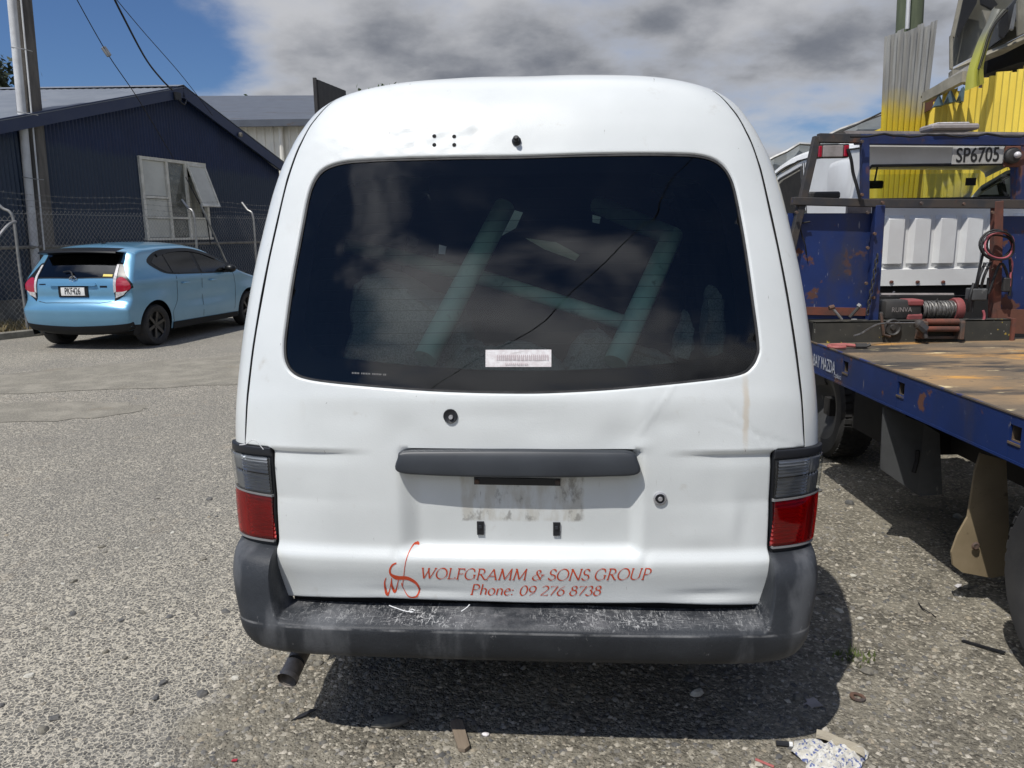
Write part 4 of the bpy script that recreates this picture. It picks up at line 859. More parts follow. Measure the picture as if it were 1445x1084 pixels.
b = B(); put_text(b, 'PKF426', .125, P0, (0, -1, 0), (.06, 0, 1), .62, 1.0, .0012); b.make('plate_characters', 'plate ink', ph)
rear('cutline', [(-.61, .70), (-.42, .655), (0, .648), (.42, .655), (.61, .70), (.60, .706), (.42, .662), (0, .655), (-.42, .662), (-.60, .706)], 'seam dark', .001, cr=0, sk=0)
P1, N1 = csurfn(np.array([0.]), np.array([csz(.965)])); c = P1[0]+N1[0]*csg*.006; b = B()
for rx, rz, dz in ((.058, .040, 0), (.018, .038, 0), (.045, .016, .014)): b.tube([c+np.array([-.004, rx*cos(a), rz*sin(a)+dz]) for a in np.linspace(0, 2*pi, 20, endpoint=False)], .0045, 5, closed=True)
b.make('badge', 'chrome', car)
rear('left_badge', [(-.545, .895), (-.545, .910), (-.44, .910), (-.44, .895)], 'car black', .004, cr=0); rear('right_badge', [(.40, .855), (.40, .880), (.50, .880), (.50, .855)], 'car black', .004, cr=0)
rear('window_sticker', [(.43, 1.005), (.43, 1.035), (.56, 1.038), (.56, 1.008)], 'yellow sticker', .009, cr=0)
b = B(); p, n = csurfn(np.array([.02, -.05, -.16]), np.array([csz(.965), csz(1.05), csz(1.045)])); b.tube(crom([q+m_*csg*.03 for q, m_ in zip(p, n)], 5), [.012]*5+[.009]*6, 8); b.make('wiper', 'car plastic', car)
b = B(); xx = np.linspace(-.60, .60, 21); b.grid(np.array([[(.36+.10*abs(x)**2, x, 1.385-.05*x*x), (.16+.16*abs(x)**2.5, x, 1.345-.05*x*x), (.15+.16*abs(x)**2.5, x, 1.325-.05*x*x), (.30+.10*x*x, x, 1.30-.04*x*x)] for x in xx])); recalc(b.make('spoiler', 'car black', car))
b = B(); b.tube([(.75, 0, 1.432), (.66, 0, 1.50), (.58, 0, 1.545)], .006, 6); b.ball((.76, 0, 1.435), .03, 5, (1.3, .7, .6)); b.make('aerial', 'car plastic', car)
B().box(.3, 3.7, -.74, .74, .19, .30).make('underbody', 'seam dark', car)
b = B(); b.box(.3, 3.6, -.6, .6, .5, .9); b.box(1.2, 1.35, -.55, -.1, .8, 1.12, .04); b.box(1.2, 1.35, .1, .55, .8, 1.12, .04); b.make('interior', 'cabin dark', car)

# ================================================================ BLUE SHED
mat('shed blue', (.008, .024, .082), (.006, .019, .066), 1.5, .5, layers=(((.035, .045, .10), 5, .58, .75, (1, 1, .15), .6),))
mat('fascia blue', (.020, .034, .085), (.028, .042, .09), 4, .5)
mat('roof iron', (.19, .21, .24), (.155, .175, .205), 2, .45, metal=.2, layers=(((.33, .27, .2), 5, .66, .75, (1, 1, 1), .8),))
mat('old timber', (.52, .49, .43), (.36, .34, .30), 12, .8, st=(1, 1, .3))
mat('curtain', (.45, .44, .38), (.30, .30, .26), 3, .9, st=(3, 3, .6))
mat('frosted glass', (.60, .60, .54), (.50, .50, .45), 1.5, .15); mat('window white', (.78, .76, .68), (.60, .58, .50), 6, .6)
SA = radians(18); SDX, SDY = sin(SA), cos(SA); SO = (-7.88, 17.05)
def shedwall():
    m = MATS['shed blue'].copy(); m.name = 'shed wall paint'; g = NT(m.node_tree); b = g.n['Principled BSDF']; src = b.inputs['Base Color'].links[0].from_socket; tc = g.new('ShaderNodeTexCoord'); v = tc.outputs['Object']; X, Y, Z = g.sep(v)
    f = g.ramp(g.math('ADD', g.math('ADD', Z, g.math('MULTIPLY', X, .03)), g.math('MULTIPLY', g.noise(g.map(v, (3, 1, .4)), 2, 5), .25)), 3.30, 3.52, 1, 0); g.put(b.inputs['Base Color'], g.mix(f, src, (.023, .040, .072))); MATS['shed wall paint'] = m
shedwall()   # cladding below the eaves line turns a greyer, paler blue
shed = thing('blue_shed', 'dark blue corrugated shed with grey gable roof and an open louvre window', 'shed', (SO[0], SO[1], 0), radians(90-18))
# local: X along the gable wall, Y to the left (away from the yard = +Y), Z up
sx0, sx1, apx, apz, el, er = -5.2, 5.05, 1.22, 4.86, 3.05, 3.42
def shroof(x): return apz-(apz-el)*(apx-x)/(apx-sx0) if x < apx else apz-(apz-er)*(x-apx)/(sx1-apx)
def corr(b, x0, x1, zlo, zhi, y0=0, pitch=.088, amp=.015, nper=6, holes=()):
    n = int((x1-x0)/pitch*nper); V = []
    xs = np.linspace(x0, x1, n+1)
    cut = sorted(set([zlo]+[h for q in holes for h in q[2:]]))
    for zi in range(len(cut)):
        za = cut[zi]; zb = cut[zi+1] if zi+1 < len(cut) else None
        rows = []
        for x in xs:
            y = y0+amp*cos(2*pi*x/pitch); rows.append([(x, y, za), (x, y, zb if zb is not None else zhi(x))])
        nb = len(b.v); b.v += [tuple(map(float, p)) for r in rows for p in r]
        for i in range(n):
            xm = (xs[i]+xs[i+1])/2; zm = (za+(zb if zb is not None else zhi(xm)))/2
            if any(h[0] < xm < h[1] and h[2] < zm < h[3] for h in holes): continue
            if zb is None and zhi(xm) <= za: continue
            b.f.append((nb+2*i, nb+2*i+1, nb+2*i+3, nb+2*i+2))
    return b
SK = .325; WX0, WX1, WZ0, WZ1 = -.03, 1.98, 1.60, 3.29
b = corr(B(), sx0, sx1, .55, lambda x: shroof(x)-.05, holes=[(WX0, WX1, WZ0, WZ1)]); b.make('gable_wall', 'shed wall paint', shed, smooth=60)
b = B(); b.box(sx0, sx1, -.03, .1, 0, .55); b.make('base_wall', 'concrete', shed)
b = B(); b.grid(np.array([[(sx1, 0.02, z), (sx1-SK*12, 12, z)] for z in (0, er)])); b.grid(np.array([[(sx0, 0.02, z), (sx0-SK*12, 12, z)] for z in (0, el)])); b.add([(sx0-SK*12, 12, 0), (sx1-SK*12, 12, 0), (sx1-SK*12, 12, er), (apx-SK*12, 12, apz), (sx0-SK*12, 12, el)], [(0, 1, 2, 3, 4)]); b.make('far_walls', 'shed blue', shed)
for (xa, za, xb, zb, nm) in ((sx0-.35, shroof(sx0)-.10, apx, apz, 0), (apx, apz, sx1+.30, shroof(sx1)-.08, 1)):
    b = B(); n = 60 if nm == 0 else 40; G = []
    for j in range(int(12.6/.152)*2+1):
        y = -.28+j*.076; G.append([(xa-SK*y, y, za+.06+.016*(j % 2)), (xb-SK*y, y, zb+.06+.016*(j % 2))])
    b.grid(np.array(G), thick=(0, 0, -.012)); b.make('roof', 'roof iron', shed, smooth=0)
    b = B(); b.bar((xa, -.25, za-.06), (xb+(0.02 if nm == 0 else -.02), -.25, zb-.06), .045, .24, (0, 0, 1)); b.make('fascia', 'fascia blue', shed)
b = B(); b.add([(apx-.2, -.3, apz+.02), (apx, -.3, apz+.085), (apx+.2, -.3, apz+.0), (apx+.2-SK*12, 12, apz+.0), (apx-SK*12, 12, apz+.085), (apx-.2-SK*12, 12, apz+.02)], [(0, 1, 4, 5), (1, 2, 3, 4)]); b.make('ridge_cap', 'roof iron', shed)
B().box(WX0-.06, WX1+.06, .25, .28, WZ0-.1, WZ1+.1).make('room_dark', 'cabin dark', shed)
wn = B(); mx = [WX0, .73, 1.33, WX1]
for x in mx: wn.box(x-.035, x+.035, -.06, .03, WZ0, WZ1)
wn.box(WX0-.035, WX1+.035, -.063, .035, WZ1-.035, WZ1+.03); wn.box(WX0-.06, WX1+.06, -.09, .035, WZ0-.05, WZ0); wn.box(WX0, .73, -.055, .025, 2.45, 2.50)
wn.box(WX0, WX1, -.052, .02, 2.02, 2.06)
win = wn.make('window', 'window white', shed)
for (xa, xb, za, zb) in ((WX0+.04, .69, 2.51, WZ1-.04), (WX0+.04, .69, 2.07, 2.44), (WX0+.04, .69, WZ0+.01, 2.01), (.77, 1.29, 2.07, WZ1-.04), (.77, 1.29, WZ0+.01, 2.01), (1.37, WX1-.04, WZ0+.01, 2.01)): B().box(xa, xb, -.02, -.014, za, zb).make('pane', 'window glass' if xa == .77 else 'frosted glass', win)
for (xa, xb, za, zb) in ((WX0+.04, .69, WZ0, WZ1-.04), (1.37, WX1-.04, WZ0, WZ1-.3)):
    b = B(); k = 24; b.grid(np.array([[(xa+(xb-xa)*i/k, .10+.02*sin(i*1.3), za), (xa+(xb-xa)*i/k, .10+.02*sin(i*1.3), zb)] for i in range(k+1)])); b.make('curtain', 'curtain', win)
# awning sash hinged at the top, standing open
Ma = Matrix.Translation((0, -.06, WZ1-.03)) @ Matrix.Rotation(radians(-20), 4, 'X')
b = B()
for q in ((1.36, 1.40, -1.02, 0), (WX1-.06, WX1-.01, -1.02, 0), (1.40, WX1-.06, -.05, 0), (1.40, WX1-.06, -1.02, -.97)): b.box(q[0], q[1], -.02, .02, q[2], q[3], M=Ma)
os_ = b.make('open_sash', 'window white', win); B().box(1.40, WX1-.06, -.004, .004, -.97, -.05, M=Ma).make('sash_pane', 'frosted glass', win)
b = B(); b.tube([(-5, -.16, 1.46), (4.8, -.16, 1.46)], .03, 8); b.make('waste_pipe', 'concrete', shed)
b = B(); b.tube(crom([(apx+.05, -.29, apz-.22), (apx-.1, -.36, apz-.35), (apx-.22, -.34, apz-.30), (apx-.28, -.3, apz-.16)], 6), .018, 6); b.box(apx-.33, apx-.16, -.34, -.28, apz-.28, apz-.12); b.make('cable_bracket', 'black trim', shed)
b = B(); b.box(3.02, 3.12, -.36, -.28, 4.03, 4.13, .02); b.make('flood_light', 'concrete', shed)

# ================================================================ GREY WAREHOUSE BEHIND, DARK SIGN PANEL, TREES
mat('pale cladding', (.74, .72, .64), (.66, .64, .57), 1.2, .6)
mat('slate roof', (.085, .098, .12), (.07, .08, .10), 1.5, .5, layers=(((.09, .065, .05), 2, .62, .68, (.2, 2, 1), .8),))
wh = thing('warehouse', 'long pale ribbed warehouse with slate grey roof behind the blue shed', 'warehouse', (-16, 38, 0))
a0, a1 = at(230, 176, 38), at(470, 176, 38); b = B(); x = a0[0]; rows = []
while x < a1[0]+4:
    for dx, dy in ((0, 0), (.24, 0), (.28, -.05), (.36, -.05), (.40, 0)): rows.append([(x+dx, 38+dy, 0), (x+dx, 38+dy, 6.9)])
    x += .40
local(b.grid(np.array(rows)), wh); b.make('cladding', 'pale cladding', wh, smooth=0)
b = B(); b.add([(a0[0]-3, 37.5, 6.95), (a1[0]+5, 37.5, 6.80), (a1[0]+5, 49, 9.9), (a0[0]-3, 49, 10.05)], [(0, 1, 2, 3)]); b.box(a0[0]-3, a1[0]+5, 37.4, 37.6, 6.66, 6.96); b.box(a0[0], a1[0]+4, 38.1, 49, 0, 6.6); local(b, wh); b.make('roof', 'slate roof', wh, smooth=0)
c = at(397, 200, 37.85); b = B(); b.tube([(c[0], 37.85, 0), (c[0], 37.85, 6.7)], .11, 8); local(b, wh); b.make('downpipe', 'pale cladding', wh)
mat('dark board', (.020, .020, .022), (.035, .033, .032), 3, .7)
q0, q1 = at(446, 112, 30), at(486, 128, 34); sg_ = thing('ribbed_panel', 'dark ribbed metal panel rising beside the van roof corner', 'panel', (q0[0], 30, 0)); b = B(); n = 14
b.grid(np.array([[(q0[0]+(q1[0]-q0[0])*i/n, 30+4*i/n-.06*(i % 2), 0), (q0[0]+(q1[0]-q0[0])*i/n, 30+4*i/n-.06*(i % 2), q0[2]+(q1[2]-q0[2])*i/n)] for i in range(n+1)]), thick=(.05, .05, 0)); b.bar((q0[0]-.05, 30, 0), (q0[0]-.05, 30, q0[2]+.05), .12); local(b, sg_); b.make('sheet', 'dark board', sg_, smooth=0)
def leafmat(name, c1, c2):
    m = bpy.data.materials.new(name); m.use_nodes = True; g = NT(m.node_tree); bs = g.n['Principled BSDF']; ge = g.new('ShaderNodeNewGeometry')
    g.put(bs.inputs['Base Color'], g.mix(ge.outputs['Random Per Island'], c1, c2)); bs.inputs['Roughness'].default_value = .7; MATS[name] = m
leafmat('conifer leaf', (.012, .022, .010), (.035, .05, .022)); leafmat('green leaf', (.05, .09, .025), (.10, .15, .045)); mat('bark', (.12, .09, .07), (.07, .055, .045), 10, .9)
def tree(label, x, y, h, r, leaf, n, seed, con=False, ls=.25, group=None):
    rr = np.random.default_rng(seed); root = thing('conifer_tree' if con else 'broadleaf_tree', label, 'tree', (x, y, 0), group=group)
    b = B(); b.tube([(0, 0, 0), (.1, 0, h*.4), (0, .1, h*.85)], [h*.03, h*.022, h*.006], 8)
    ends = []
    for i in range(14):
        a = rr.uniform(0, 6.3); z0 = h*rr.uniform(.3, .8); L = r*rr.uniform(.5, .95)*(1.15-z0/h if con else 1); e = (L*cos(a), L*sin(a), z0+L*(.15 if con else .6)); b.tube([(0, 0, z0), e], [h*.010, h*.003], 5); ends.append(e)
    b.make('trunk', 'bark', root)
    cl = [(rr.normal(0, 1, 3)) for _ in range(40)]; cs_ = []
    for q in cl:
        q = q/np.linalg.norm(q)*rr.uniform(.35, 1)**.5
        if con: z = rr.uniform(.2, 1); w = (1.05-z)**.8; a = rr.uniform(0, 6.3); cs_.append((r*w*cos(a)*.8, r*w*sin(a)*.8, h*z, r*.28))
        else: cs_.append((q[0]*r*.8, q[1]*r*.8, h*.68+q[2]*h*.26, r*.30))
    V = []; F = []
    for i in range(n):
        c = cs_[rr.integers(len(cs_))]; p = np.array(c[:3])+rr.normal(0, c[3], 3)*np.array([1, 1, .6]); s = ls*rr.uniform(.6, 1.3); u = rr.normal(0, 1, 3); u /= np.linalg.norm(u); w = np.cross(u, rr.normal(0, 1, 3)); w /= np.linalg.norm(w); k = len(V); V += [p-u*s, p+w*s*.45, p+u*s, p-w*s*.45]; F.append((k, k+1, k+2, k+3))
    b = B(); b.add(V, F); b.make('crown', leaf, root, smooth=0)
tree('dark conifer rising above the shed roof at the far left', -41.2, 62, 14.6, 4.6, 'conifer leaf', 16000, 1, True, .3)
c = at(568, 112, 60); tree('green treetop just showing over the van roof', c[0], 60, c[2]+.15, 3.0, 'green leaf', 5000, 2, ls=.25)
c = at(320, 148, 75); tree('small green treetop above the warehouse roof', c[0], 75, c[2]+.35, 3.2, 'green leaf', 4000, 3, ls=.25)

# ================================================================ CHAIN-LINK FENCE, POLE, CABLES, KERB, GRASS
mat('galvanised', (.38, .38, .37), (.28, .28, .275), 12, .5, metal=.6)
mat('galvanised dull', (.22, .22, .21), (.15, .15, .145), 12, .6, metal=.4)
mat('pipe white', (.62, .63, .63), (.50, .50, .50), 3, .5)
mat('pole timber', (.17, .155, .135), (.085, .078, .07), 7, .9, st=(1, 1, .12), bump=.01, bsc=14)
mat('cable black', (.008, .008, .009), None, rough=.6)
mat('mesh wire', (.26, .26, .25), None, rough=.7)
def fence(label, pts, H, posts, braces=(), group='chain-link fences'):
    root = thing('chain_link_fence', label, 'fence', (pts[0][0], pts[0][1], 0), group=group); b = B(); V = []
    for (xa, ya), (xb, yb) in zip(pts, pts[1:]):
        L = math.hypot(xb-xa, yb-ya); ux, uy = (xb-xa)/L, (yb-ya)/L; p = .078; n = int(L/p); pv = .050; m_ = int(H/pv)
        for i in range(n+1):
            for sgn in (1, -1):
                line = [(xa+ux*(i*p+sgn*p*.5*(k % 2)), ya+uy*(i*p+sgn*p*.5*(k % 2))+.003*sgn, .03+k*pv) for k in range(m_+1)]
                b.tube(line, .0022, 4, cap=False)
        for z in (H-.04, .06): b.tube([(xa, ya, z), (xb, yb, z)], .0025, 4)
    local(b, root); b.make('wire_mesh', 'mesh wire', root, smooth=60, kind='stuff')
    for i, (px, py, tip) in enumerate(posts):
        b = B(); P = [(px, py, 0), (px, py, H+.02)]
        if tip: P = crom([(px, py, 0), (px, py, H*.6), (px, py, H), (px+tip[0]*.5, py+tip[1]*.5, H+.16), (px+tip[0], py+tip[1], H+.33)], 5)
        b.tube(P, .024, 10); local(b, root); b.make('post', 'galvanised', root)
    for (A, C) in braces: b = B(); b.tube([A, C], .022, 10); local(b, root); b.make('brace', 'galvanised', root)
    return root
fd = (sin(radians(22)), cos(radians(22))); fo = (-8.19, 13.0); F_ = lambda s: (fo[0]+fd[0]*s, fo[1]+fd[1]*s); tp = (-.27, .11)
A = F_(4.0); Bq = F_(5.85); cA = at(283, 289, A[1]+.25)
fn = fence('chain-link fence running behind the blue car with angled tops', [F_(0), F_(7.6)], 2.06, [(*A, tp), (*Bq, tp), (*F_(7.6), tp)], [((cA[0], cA[1], cA[2]), (*F_(5.35), .05))])
b = B()
for k in range(3):
    pts = []; 
    for s in np.linspace(0, 7.6, 22): f = F_(s); t = .33+.33*k; pts.append((f[0]+tp[0]*t, f[1]+tp[1]*t, 2.06+.33*t-.05*abs(sin(s*pi/2.6))))
    b.tube(pts, .0022, 4)
    for s in np.arange(.1, 7.5, .16): f = F_(s); t = .33+.33*k; c = np.array((f[0]+tp[0]*t, f[1]+tp[1]*t, 2.06+.33*t-.05*abs(sin(s*pi/2.6)))); b.tube([c+np.array([0, -.02, -.02]), c+np.array([0, .02, .02])], .0016, 3); b.tube([c+np.array([.01, .02, -.02]), c+np.array([-.01, -.02, .02])], .0016, 3)
local(b, fn); b.make('barbed_wire', 'galvanised dull', fn, kind='stuff')
lp_ = fence('chain-link fence section with a bent post at the left edge of the photo', [(-8.19, 13.0), (-11.5, 11.6)], 1.95, [(-8.19, 13.0, (-.27, -.06)), (-10.3, 12.1, (-.27, -.06))])
b = B(); b.tube(crom([at(22, 313, 12.9), at(14, 316, 12.7), at(4, 326, 12.5), at(-10, 345, 12.3)], 5), .024, 8); local(b, lp_); b.make('top_rail', 'galvanised', lp_)
pole = thing('utility_pole', 'leaning grey timber power pole behind the fence', 'pole', (-8.75, 14.5, 0)); T = np.array
b = B(); lo_, hi_ = T([-8.74, 14.5, 0]), at(8, -60, 14.9)+T([.19, 0, 0]); hi_ = lo_+(hi_-lo_)*1.3; b.tube([lo_+(hi_-lo_)*t for t in np.linspace(0, 1, 12)], np.linspace(.235, .165, 12), 14); local(b, pole); b.make('shaft', 'pole timber', pole)
pl0, pl1 = at(53, 400, 14.22), at(11, -60, 14.55); d_ = pl1-pl0; b = B(); b.tube([pl0-d_*.17, pl1+d_*.3], .072, 12); local(b, pole); b.make('conduit', 'pipe white', pole)
c0, c1 = at(67, 400, 14.2), at(24, -60, 14.6); b = B(); b.tube([c0-(c1-c0)*.15, c1], .014, 6); local(b, pole); b.make('thin_conduit', 'pipe white', pole)
for py in (67, 158, 250): a_, z_ = at(11+(py)*.088, py, 14.2), at(29+py*.09, py+3, 14.2); b = B(); b.tube([a_+T([0, .05, 0]), a_-T([0, .03, 0]), z_-T([0, .03, 0]), z_+T([.04, .15, 0])], .008, 5); local(b, pole); b.make('strap', 'galvanised', pole)
def cable(label, pts, r, name='overhead_cable'):
    b = B(); b.tube(crom(pts, 10), r, 6); o = b.make(name, 'cable black', label=label, category='cable'); return o
cable('heavy black power cable sagging down to the shed gable', [at(150, -25, 13), at(172, 20, 13.8), at(205, 82, 15.2), at(228, 112, 16.6), at(243, 127, 17.6)], .018)
c1_ = cable('thin stay wire with a metal insulator crossing in front of the shed', [at(95, -25, 12), at(150, 73, 13), at(195, 140, 14.5), at(245, 224, 16.5)], .008, 'stay_wire')
c_ = at(150, 73, 12.98); d_ = (at(158, 84, 13.0)-at(144, 64, 12.95)); b = B(); b.tube([c_-d_*.35, c_-d_*.3, c_+d_*.3, c_+d_*.35], [.012, .04, .04, .012], 8); b.make('insulator', 'galvanised', c1_)
cable('thin dark telephone wire running down over the shed roof edge', [at(150, -18, 13), at(200, 42, 14.5), at(255, 105, 16.5), at(300, 163, 18)], .007, 'telephone_wire')
cable('slack wire dropping from the open sash to the ground behind the fence', [at(262, 250, 17.3), at(275, 275, 17.2), at(290, 305, 17.1), at(297, 345, 17)], .012, 'drop_wire')
b = B(); k0, k1, k2 = at(-30, 484, 12.2), at(58, 466, 13.0), at(120, 455, 14)
b.bar((k0[0], k0[1], .05), (k1[0], k1[1], .05), .12, .13, bev=.015); b.make('kerb', 'concrete', kind='structure')
mat('dry grass', (.32, .25, .13), (.20, .17, .09), 30, .9)
def grass(name, label, f, n, h, m, seed):
    r = np.random.default_rng(seed); V = []; F = []
    for i in range(n):
        x, y = f(r); a = r.uniform(0, 6.3); hh = h*r.uniform(.4, 1.2); l = r.uniform(.2, .9)*hh; k = len(V); w = .0035+.003*r.random()
        V += [(x-w*sin(a), y+w*cos(a), 0), (x+w*sin(a), y-w*cos(a), 0), (x+l*.4*cos(a), y+l*.4*sin(a), hh*.6), (x+l*cos(a), y+l*sin(a), hh)]; F += [(k, k+1, k+2), (k, k+2, k+3)]
    b = B(); b.add(V, F); b.make(name, m, smooth=0, kind='stuff', label=label, category='grass')
def gf(r): s = r.uniform(-1.3, 1.0); return (-8.3+s*1.3+r.normal(0, .25), 13.05+s*.55+abs(r.normal(0, .35)))
grass('dry_grass', 'dry straw-coloured grass along the foot of the fence at the left edge', gf, 7000, .22, 'dry grass', 5)
def gf2(r): s = r.uniform(0, 7); f = F_(s); return (f[0]+r.normal(.1, .15), f[1]+r.normal(0, .15))
grass('weeds', 'dry weeds in the strip behind the blue car', gf2, 4000, .16, 'dry grass', 6)
mat('green weed', (.12, .15, .04), (.07, .09, .03), 30, .9)
def gf3(r): c = ((1.27, 2.62), (2.05, 2.35), (1.9, 2.25))[int(r.integers(9)**.5+.01)]; return (c[0]+r.normal(0, .04), c[1]+r.normal(0, .03))
grass('yard_weeds', 'small green weeds growing through the gravel right of the van', gf3, 350, .035, 'green weed', 7)

# ================================================================ TOW TRUCK
mat('truck blue', (.010, .030, .135), (.009, .024, .10), 3, .42, layers=(((.11, .045, .03), 6, .61, .66, (1, 1, 1), .85), ((.24, .25, .30), 22, .65, .69, (2, .5, .5), .6), ((.035, .035, .05), 2.6, .52, .74, (1, 1, .5), .6), ((.20, .19, .18), 9, .69, .72, (3, 3, .4), .6)))
mat('deck rust', (.27, .18, .095), (.135, .105, .072), 2.4, .85, bump=.003, bsc=30, st=(.6, 1, 1), layers=(((.58, .29, .06), 2.0, .54, .68, (.6, 1.6, 1), .9), ((.052, .046, .040), 2.6, .50, .60, (.4, 1.6, 1), .6), ((.60, .49, .28), 12, .60, .70, (.35, 1, 1), .9), ((.07, .06, .05), 30, .62, .70, (1, 1, 1), .8)))
mat('edge rust', (.13, .09, .055), (.07, .06, .05), 9, .8, layers=(((.02, .035, .13), 5, .55, .6, (1, 1, 1), .5),))
mat('frame black', (.030, .031, .035), (.055, .045, .038), 12, .7, layers=(((.12, .055, .035), 9, .60, .72, (1, 1, 1), .9), ((.015, .03, .15), 6, .70, .73, (1, 1, 1), .5)))
mat('frame blue', (.010, .026, .11), (.02, .025, .07), 6, .5, layers=(((.12, .05, .035), 11, .58, .68, (1, 1, .5), .9),))
mat('frame rust', (.17, .055, .035), (.09, .045, .035), 10, .9)
mat('cab white', (.78, .79, .78), (.70, .70, .69), 3, .4, coat=.2, layers=(((.5, .30, .08), 9, .72, .80, (1, 1, .3), .8),))
mat('chassis black', (.010, .010, .011), (.018, .017, .016), 5, .75)
mat('flap tan', (.30, .235, .145), (.22, .17, .10), 3, .85, layers=(((.16, .12, .07), 18, .6, .72, (1, 1, 1), .9),))
mat('flap grey', (.075, .078, .08), (.045, .046, .047), 4, .6, layers=(((.20, .20, .19), 18, .64, .70, (1, 1, .4), .8),))
mat('sill black', (.045, .043, .035), (.03, .03, .026), 8, .8, layers=(((.45, .32, .04), 16, .64, .68, (1, 1, 1), .8), ((.25, .25, .22), 34, .66, .70, (1, 1, 1), .8)))
mat('winch red', (.24, .055, .055), (.15, .045, .045), 8, .6)
mat('winch black', (.025, .024, .024), (.04, .038, .035), 8, .6)
mat('steel cable', (.20, .195, .185), (.10, .095, .09), 40, .5, metal=.6)
mat('hook red', (.42, .12, .11), (.30, .09, .08), 8, .6)
mat('hose pink', (.40, .10, .12), None, rough=.45)
mat('lamp grey', (.30, .27, .26), (.22, .2, .19), 20, .4)
mat('truck plate', (.40, .40, .38), (.32, .31, .29), 14, .7)
mat('rust plate', (.14, .055, .035), (.10, .045, .03), 6, .9)
tr = thing('tow_truck', 'blue and white flatbed tow truck with rusty deck and winch beside the van', 'truck', (2.9, 3.0, 0))
def tp_(b, name, m, parent=None, smooth=35, rc=False):
    local(b, tr); o = b.make(name, m, parent or tr, smooth); return recalc(o) if rc else o
XL, XR, YN, YF, ZD = 1.775, 3.98, .30, 4.56, .915
tp_(B().box(XL+.012, XR, YN, YF, ZD-.02, ZD), 'deck', 'deck rust')
# side rail with open stake pockets
rl = B(); zt, zb = ZD+.003, .752; pk = [3.44, 4.03, 2.63, 2.0, 1.3]; pk.sort(); y0 = YN
for yk in pk: rl.box(XL, XL+.010, y0, yk-.032, zb, zt); y0 = yk+.032
rl.box(XL, XL+.010, y0, YF, zb, zt)
for yk in pk: rl.box(XL+.0005, XL+.0105, yk-.0325, yk+.0325, zt-.035, zt); rl.box(XL+.0005, XL+.0105, yk-.0325, yk+.0325, zb, zt-.095)
rl.box(XL-.002, XL+.05, YN, YF, zb-.004, zb+.006)
rail = tp_(rl, 'side_rail', 'truck blue', smooth=0)
tp_(B().box(XL-.003, XL+.0125, YN, YF, zt, zt+.006), 'rail_edge', 'edge rust', rail)
for yk in pk: b = B(); b.box(XL+.010, XL+.014, yk-.034, yk+.034, zt-.1, zt-.09); b.box(XL+.075, XL+.08, yk-.034, yk+.034, zt-.1, zt-.02); b.box(XL-.004, XL+.075, yk-.034, yk+.034, zt-.105, zt-.097); b.box(XL+.011, XL+.075, yk+.031, yk+.036, zt-.1, zt-.02); tp_(b, 'stake_pocket', 'edge rust', rail)
mat('rail print', (.50, .52, .56), (.32, .35, .42), 60, .6)
b = B(); put_text(b, 'D BAY MAZDA', .098, (XL-.0035, 4.335, .822), (0, -1, 0), (0, 0, 1), .56, 1.0, .0012); put_text(b, 'Papakura', .042, (XL-.0035, 4.115, .789), (0, -1, 0), (0, 0, 1), .62); tp_(b, 'rail_lettering', 'rail print', rail, 0)
# chassis
ch = B()
for x in (2.45, 3.25): ch.box(x-.04, x+.04, YN+.1, 8.2, .58, .74)
for y in np.arange(.7, 4.6, .55): ch.box(XL+.06, XR-.05, y-.03, y+.03, .75, .892)
ch.box(XR-.02, XR-.01, YN, YF, .75, .9); ch.box(2.3, 3.4, .5, 4.4, .42, .60); ch.box(2.05, 2.45, 3.9, 4.5, .40, .72); ch.box(2.0, 3.7, 2.26, 2.38, .32, .44); ch.box(2.2, 3.6, 5.2, 5.3, .30, .42)
tp_(ch, 'chassis', 'chassis black')
for x in (1.93, 3.75):
    for y, r in ((2.30, .385), (5.28, .36)):
        xx = x+(.36 if y > 4 and x < 3 else (-.36 if y > 4 else 0)); w = tp_(B().lathe([(.0001, -.02), (.12, -.04), (.18, -.09), (.24, -.10), (.24, .10), (.18, .09), (.12, .04), (.0001, .02)], (xx, y, r), (1, 0, 0), 24), 'wheel', 'flap grey')
        tp_(B().lathe([(q, h) for q, h in tyre_prof(r, .24)], (xx, y, r), (1, 0, 0), 48), 'tyre', 'tyre rubber', w)
        b = B()
        for k in range(46):
            a = 2*pi*k/46
            for q in (-.08, -.027, .027, .08): b.box(q-.022, q+.022, -.016, .016, r-.004, r+.004, M=Matrix.Translation((xx, y, r)) @ Matrix.Rotation(a+q*1.5, 4, 'X'))
        tp_(b, 'tread', 'tyre rubber', w, 0)
fl = B(); P = [at(1384, 640, 3.03), at(1420, 650, 3.03), at(1424, 740, 3.03), at(1418, 812, 3.03), at(1400, 816, 3.03), at(1358, 808, 3.03), at(1345, 798, 3.03), at(1343, 780, 3.03), at(1352, 755, 3.03), at(1366, 730, 3.03), at(1371, 700, 3.03), at(1376, 665, 3.03)]
G = [[p+T([0, .05*((p[2]-.75)/.5)**2, 0]) for p in P]]; fl.prism([tuple(p) for p in P], (0, .012, 0)); fo_ = tp_(fl, 'tan_mudflap', 'flap tan', smooth=0)
c = at(1376, 770, 3.02); b = B(); b.lathe([(.018, -.004), (.012, -.010), (.0001, -.008)], c, (0, 1, 0), 12); tp_(b, 'flap_bolt', 'rusty steel', fo_)
b = B(); P = [at(1247, 575, 3.62), at(1304, 598, 3.60), at(1326, 612, 3.58), at(1330, 698, 3.58), at(1300, 700, 3.60), at(1294, 698, 3.61), at(1243, 662, 3.62)]; P = [(p[0], p[1]+.0, p[2]) for p in P]
b.prism(P, (0, .012, 0)); gf_ = tp_(b, 'grey_mudflap', 'flap grey', smooth=0)
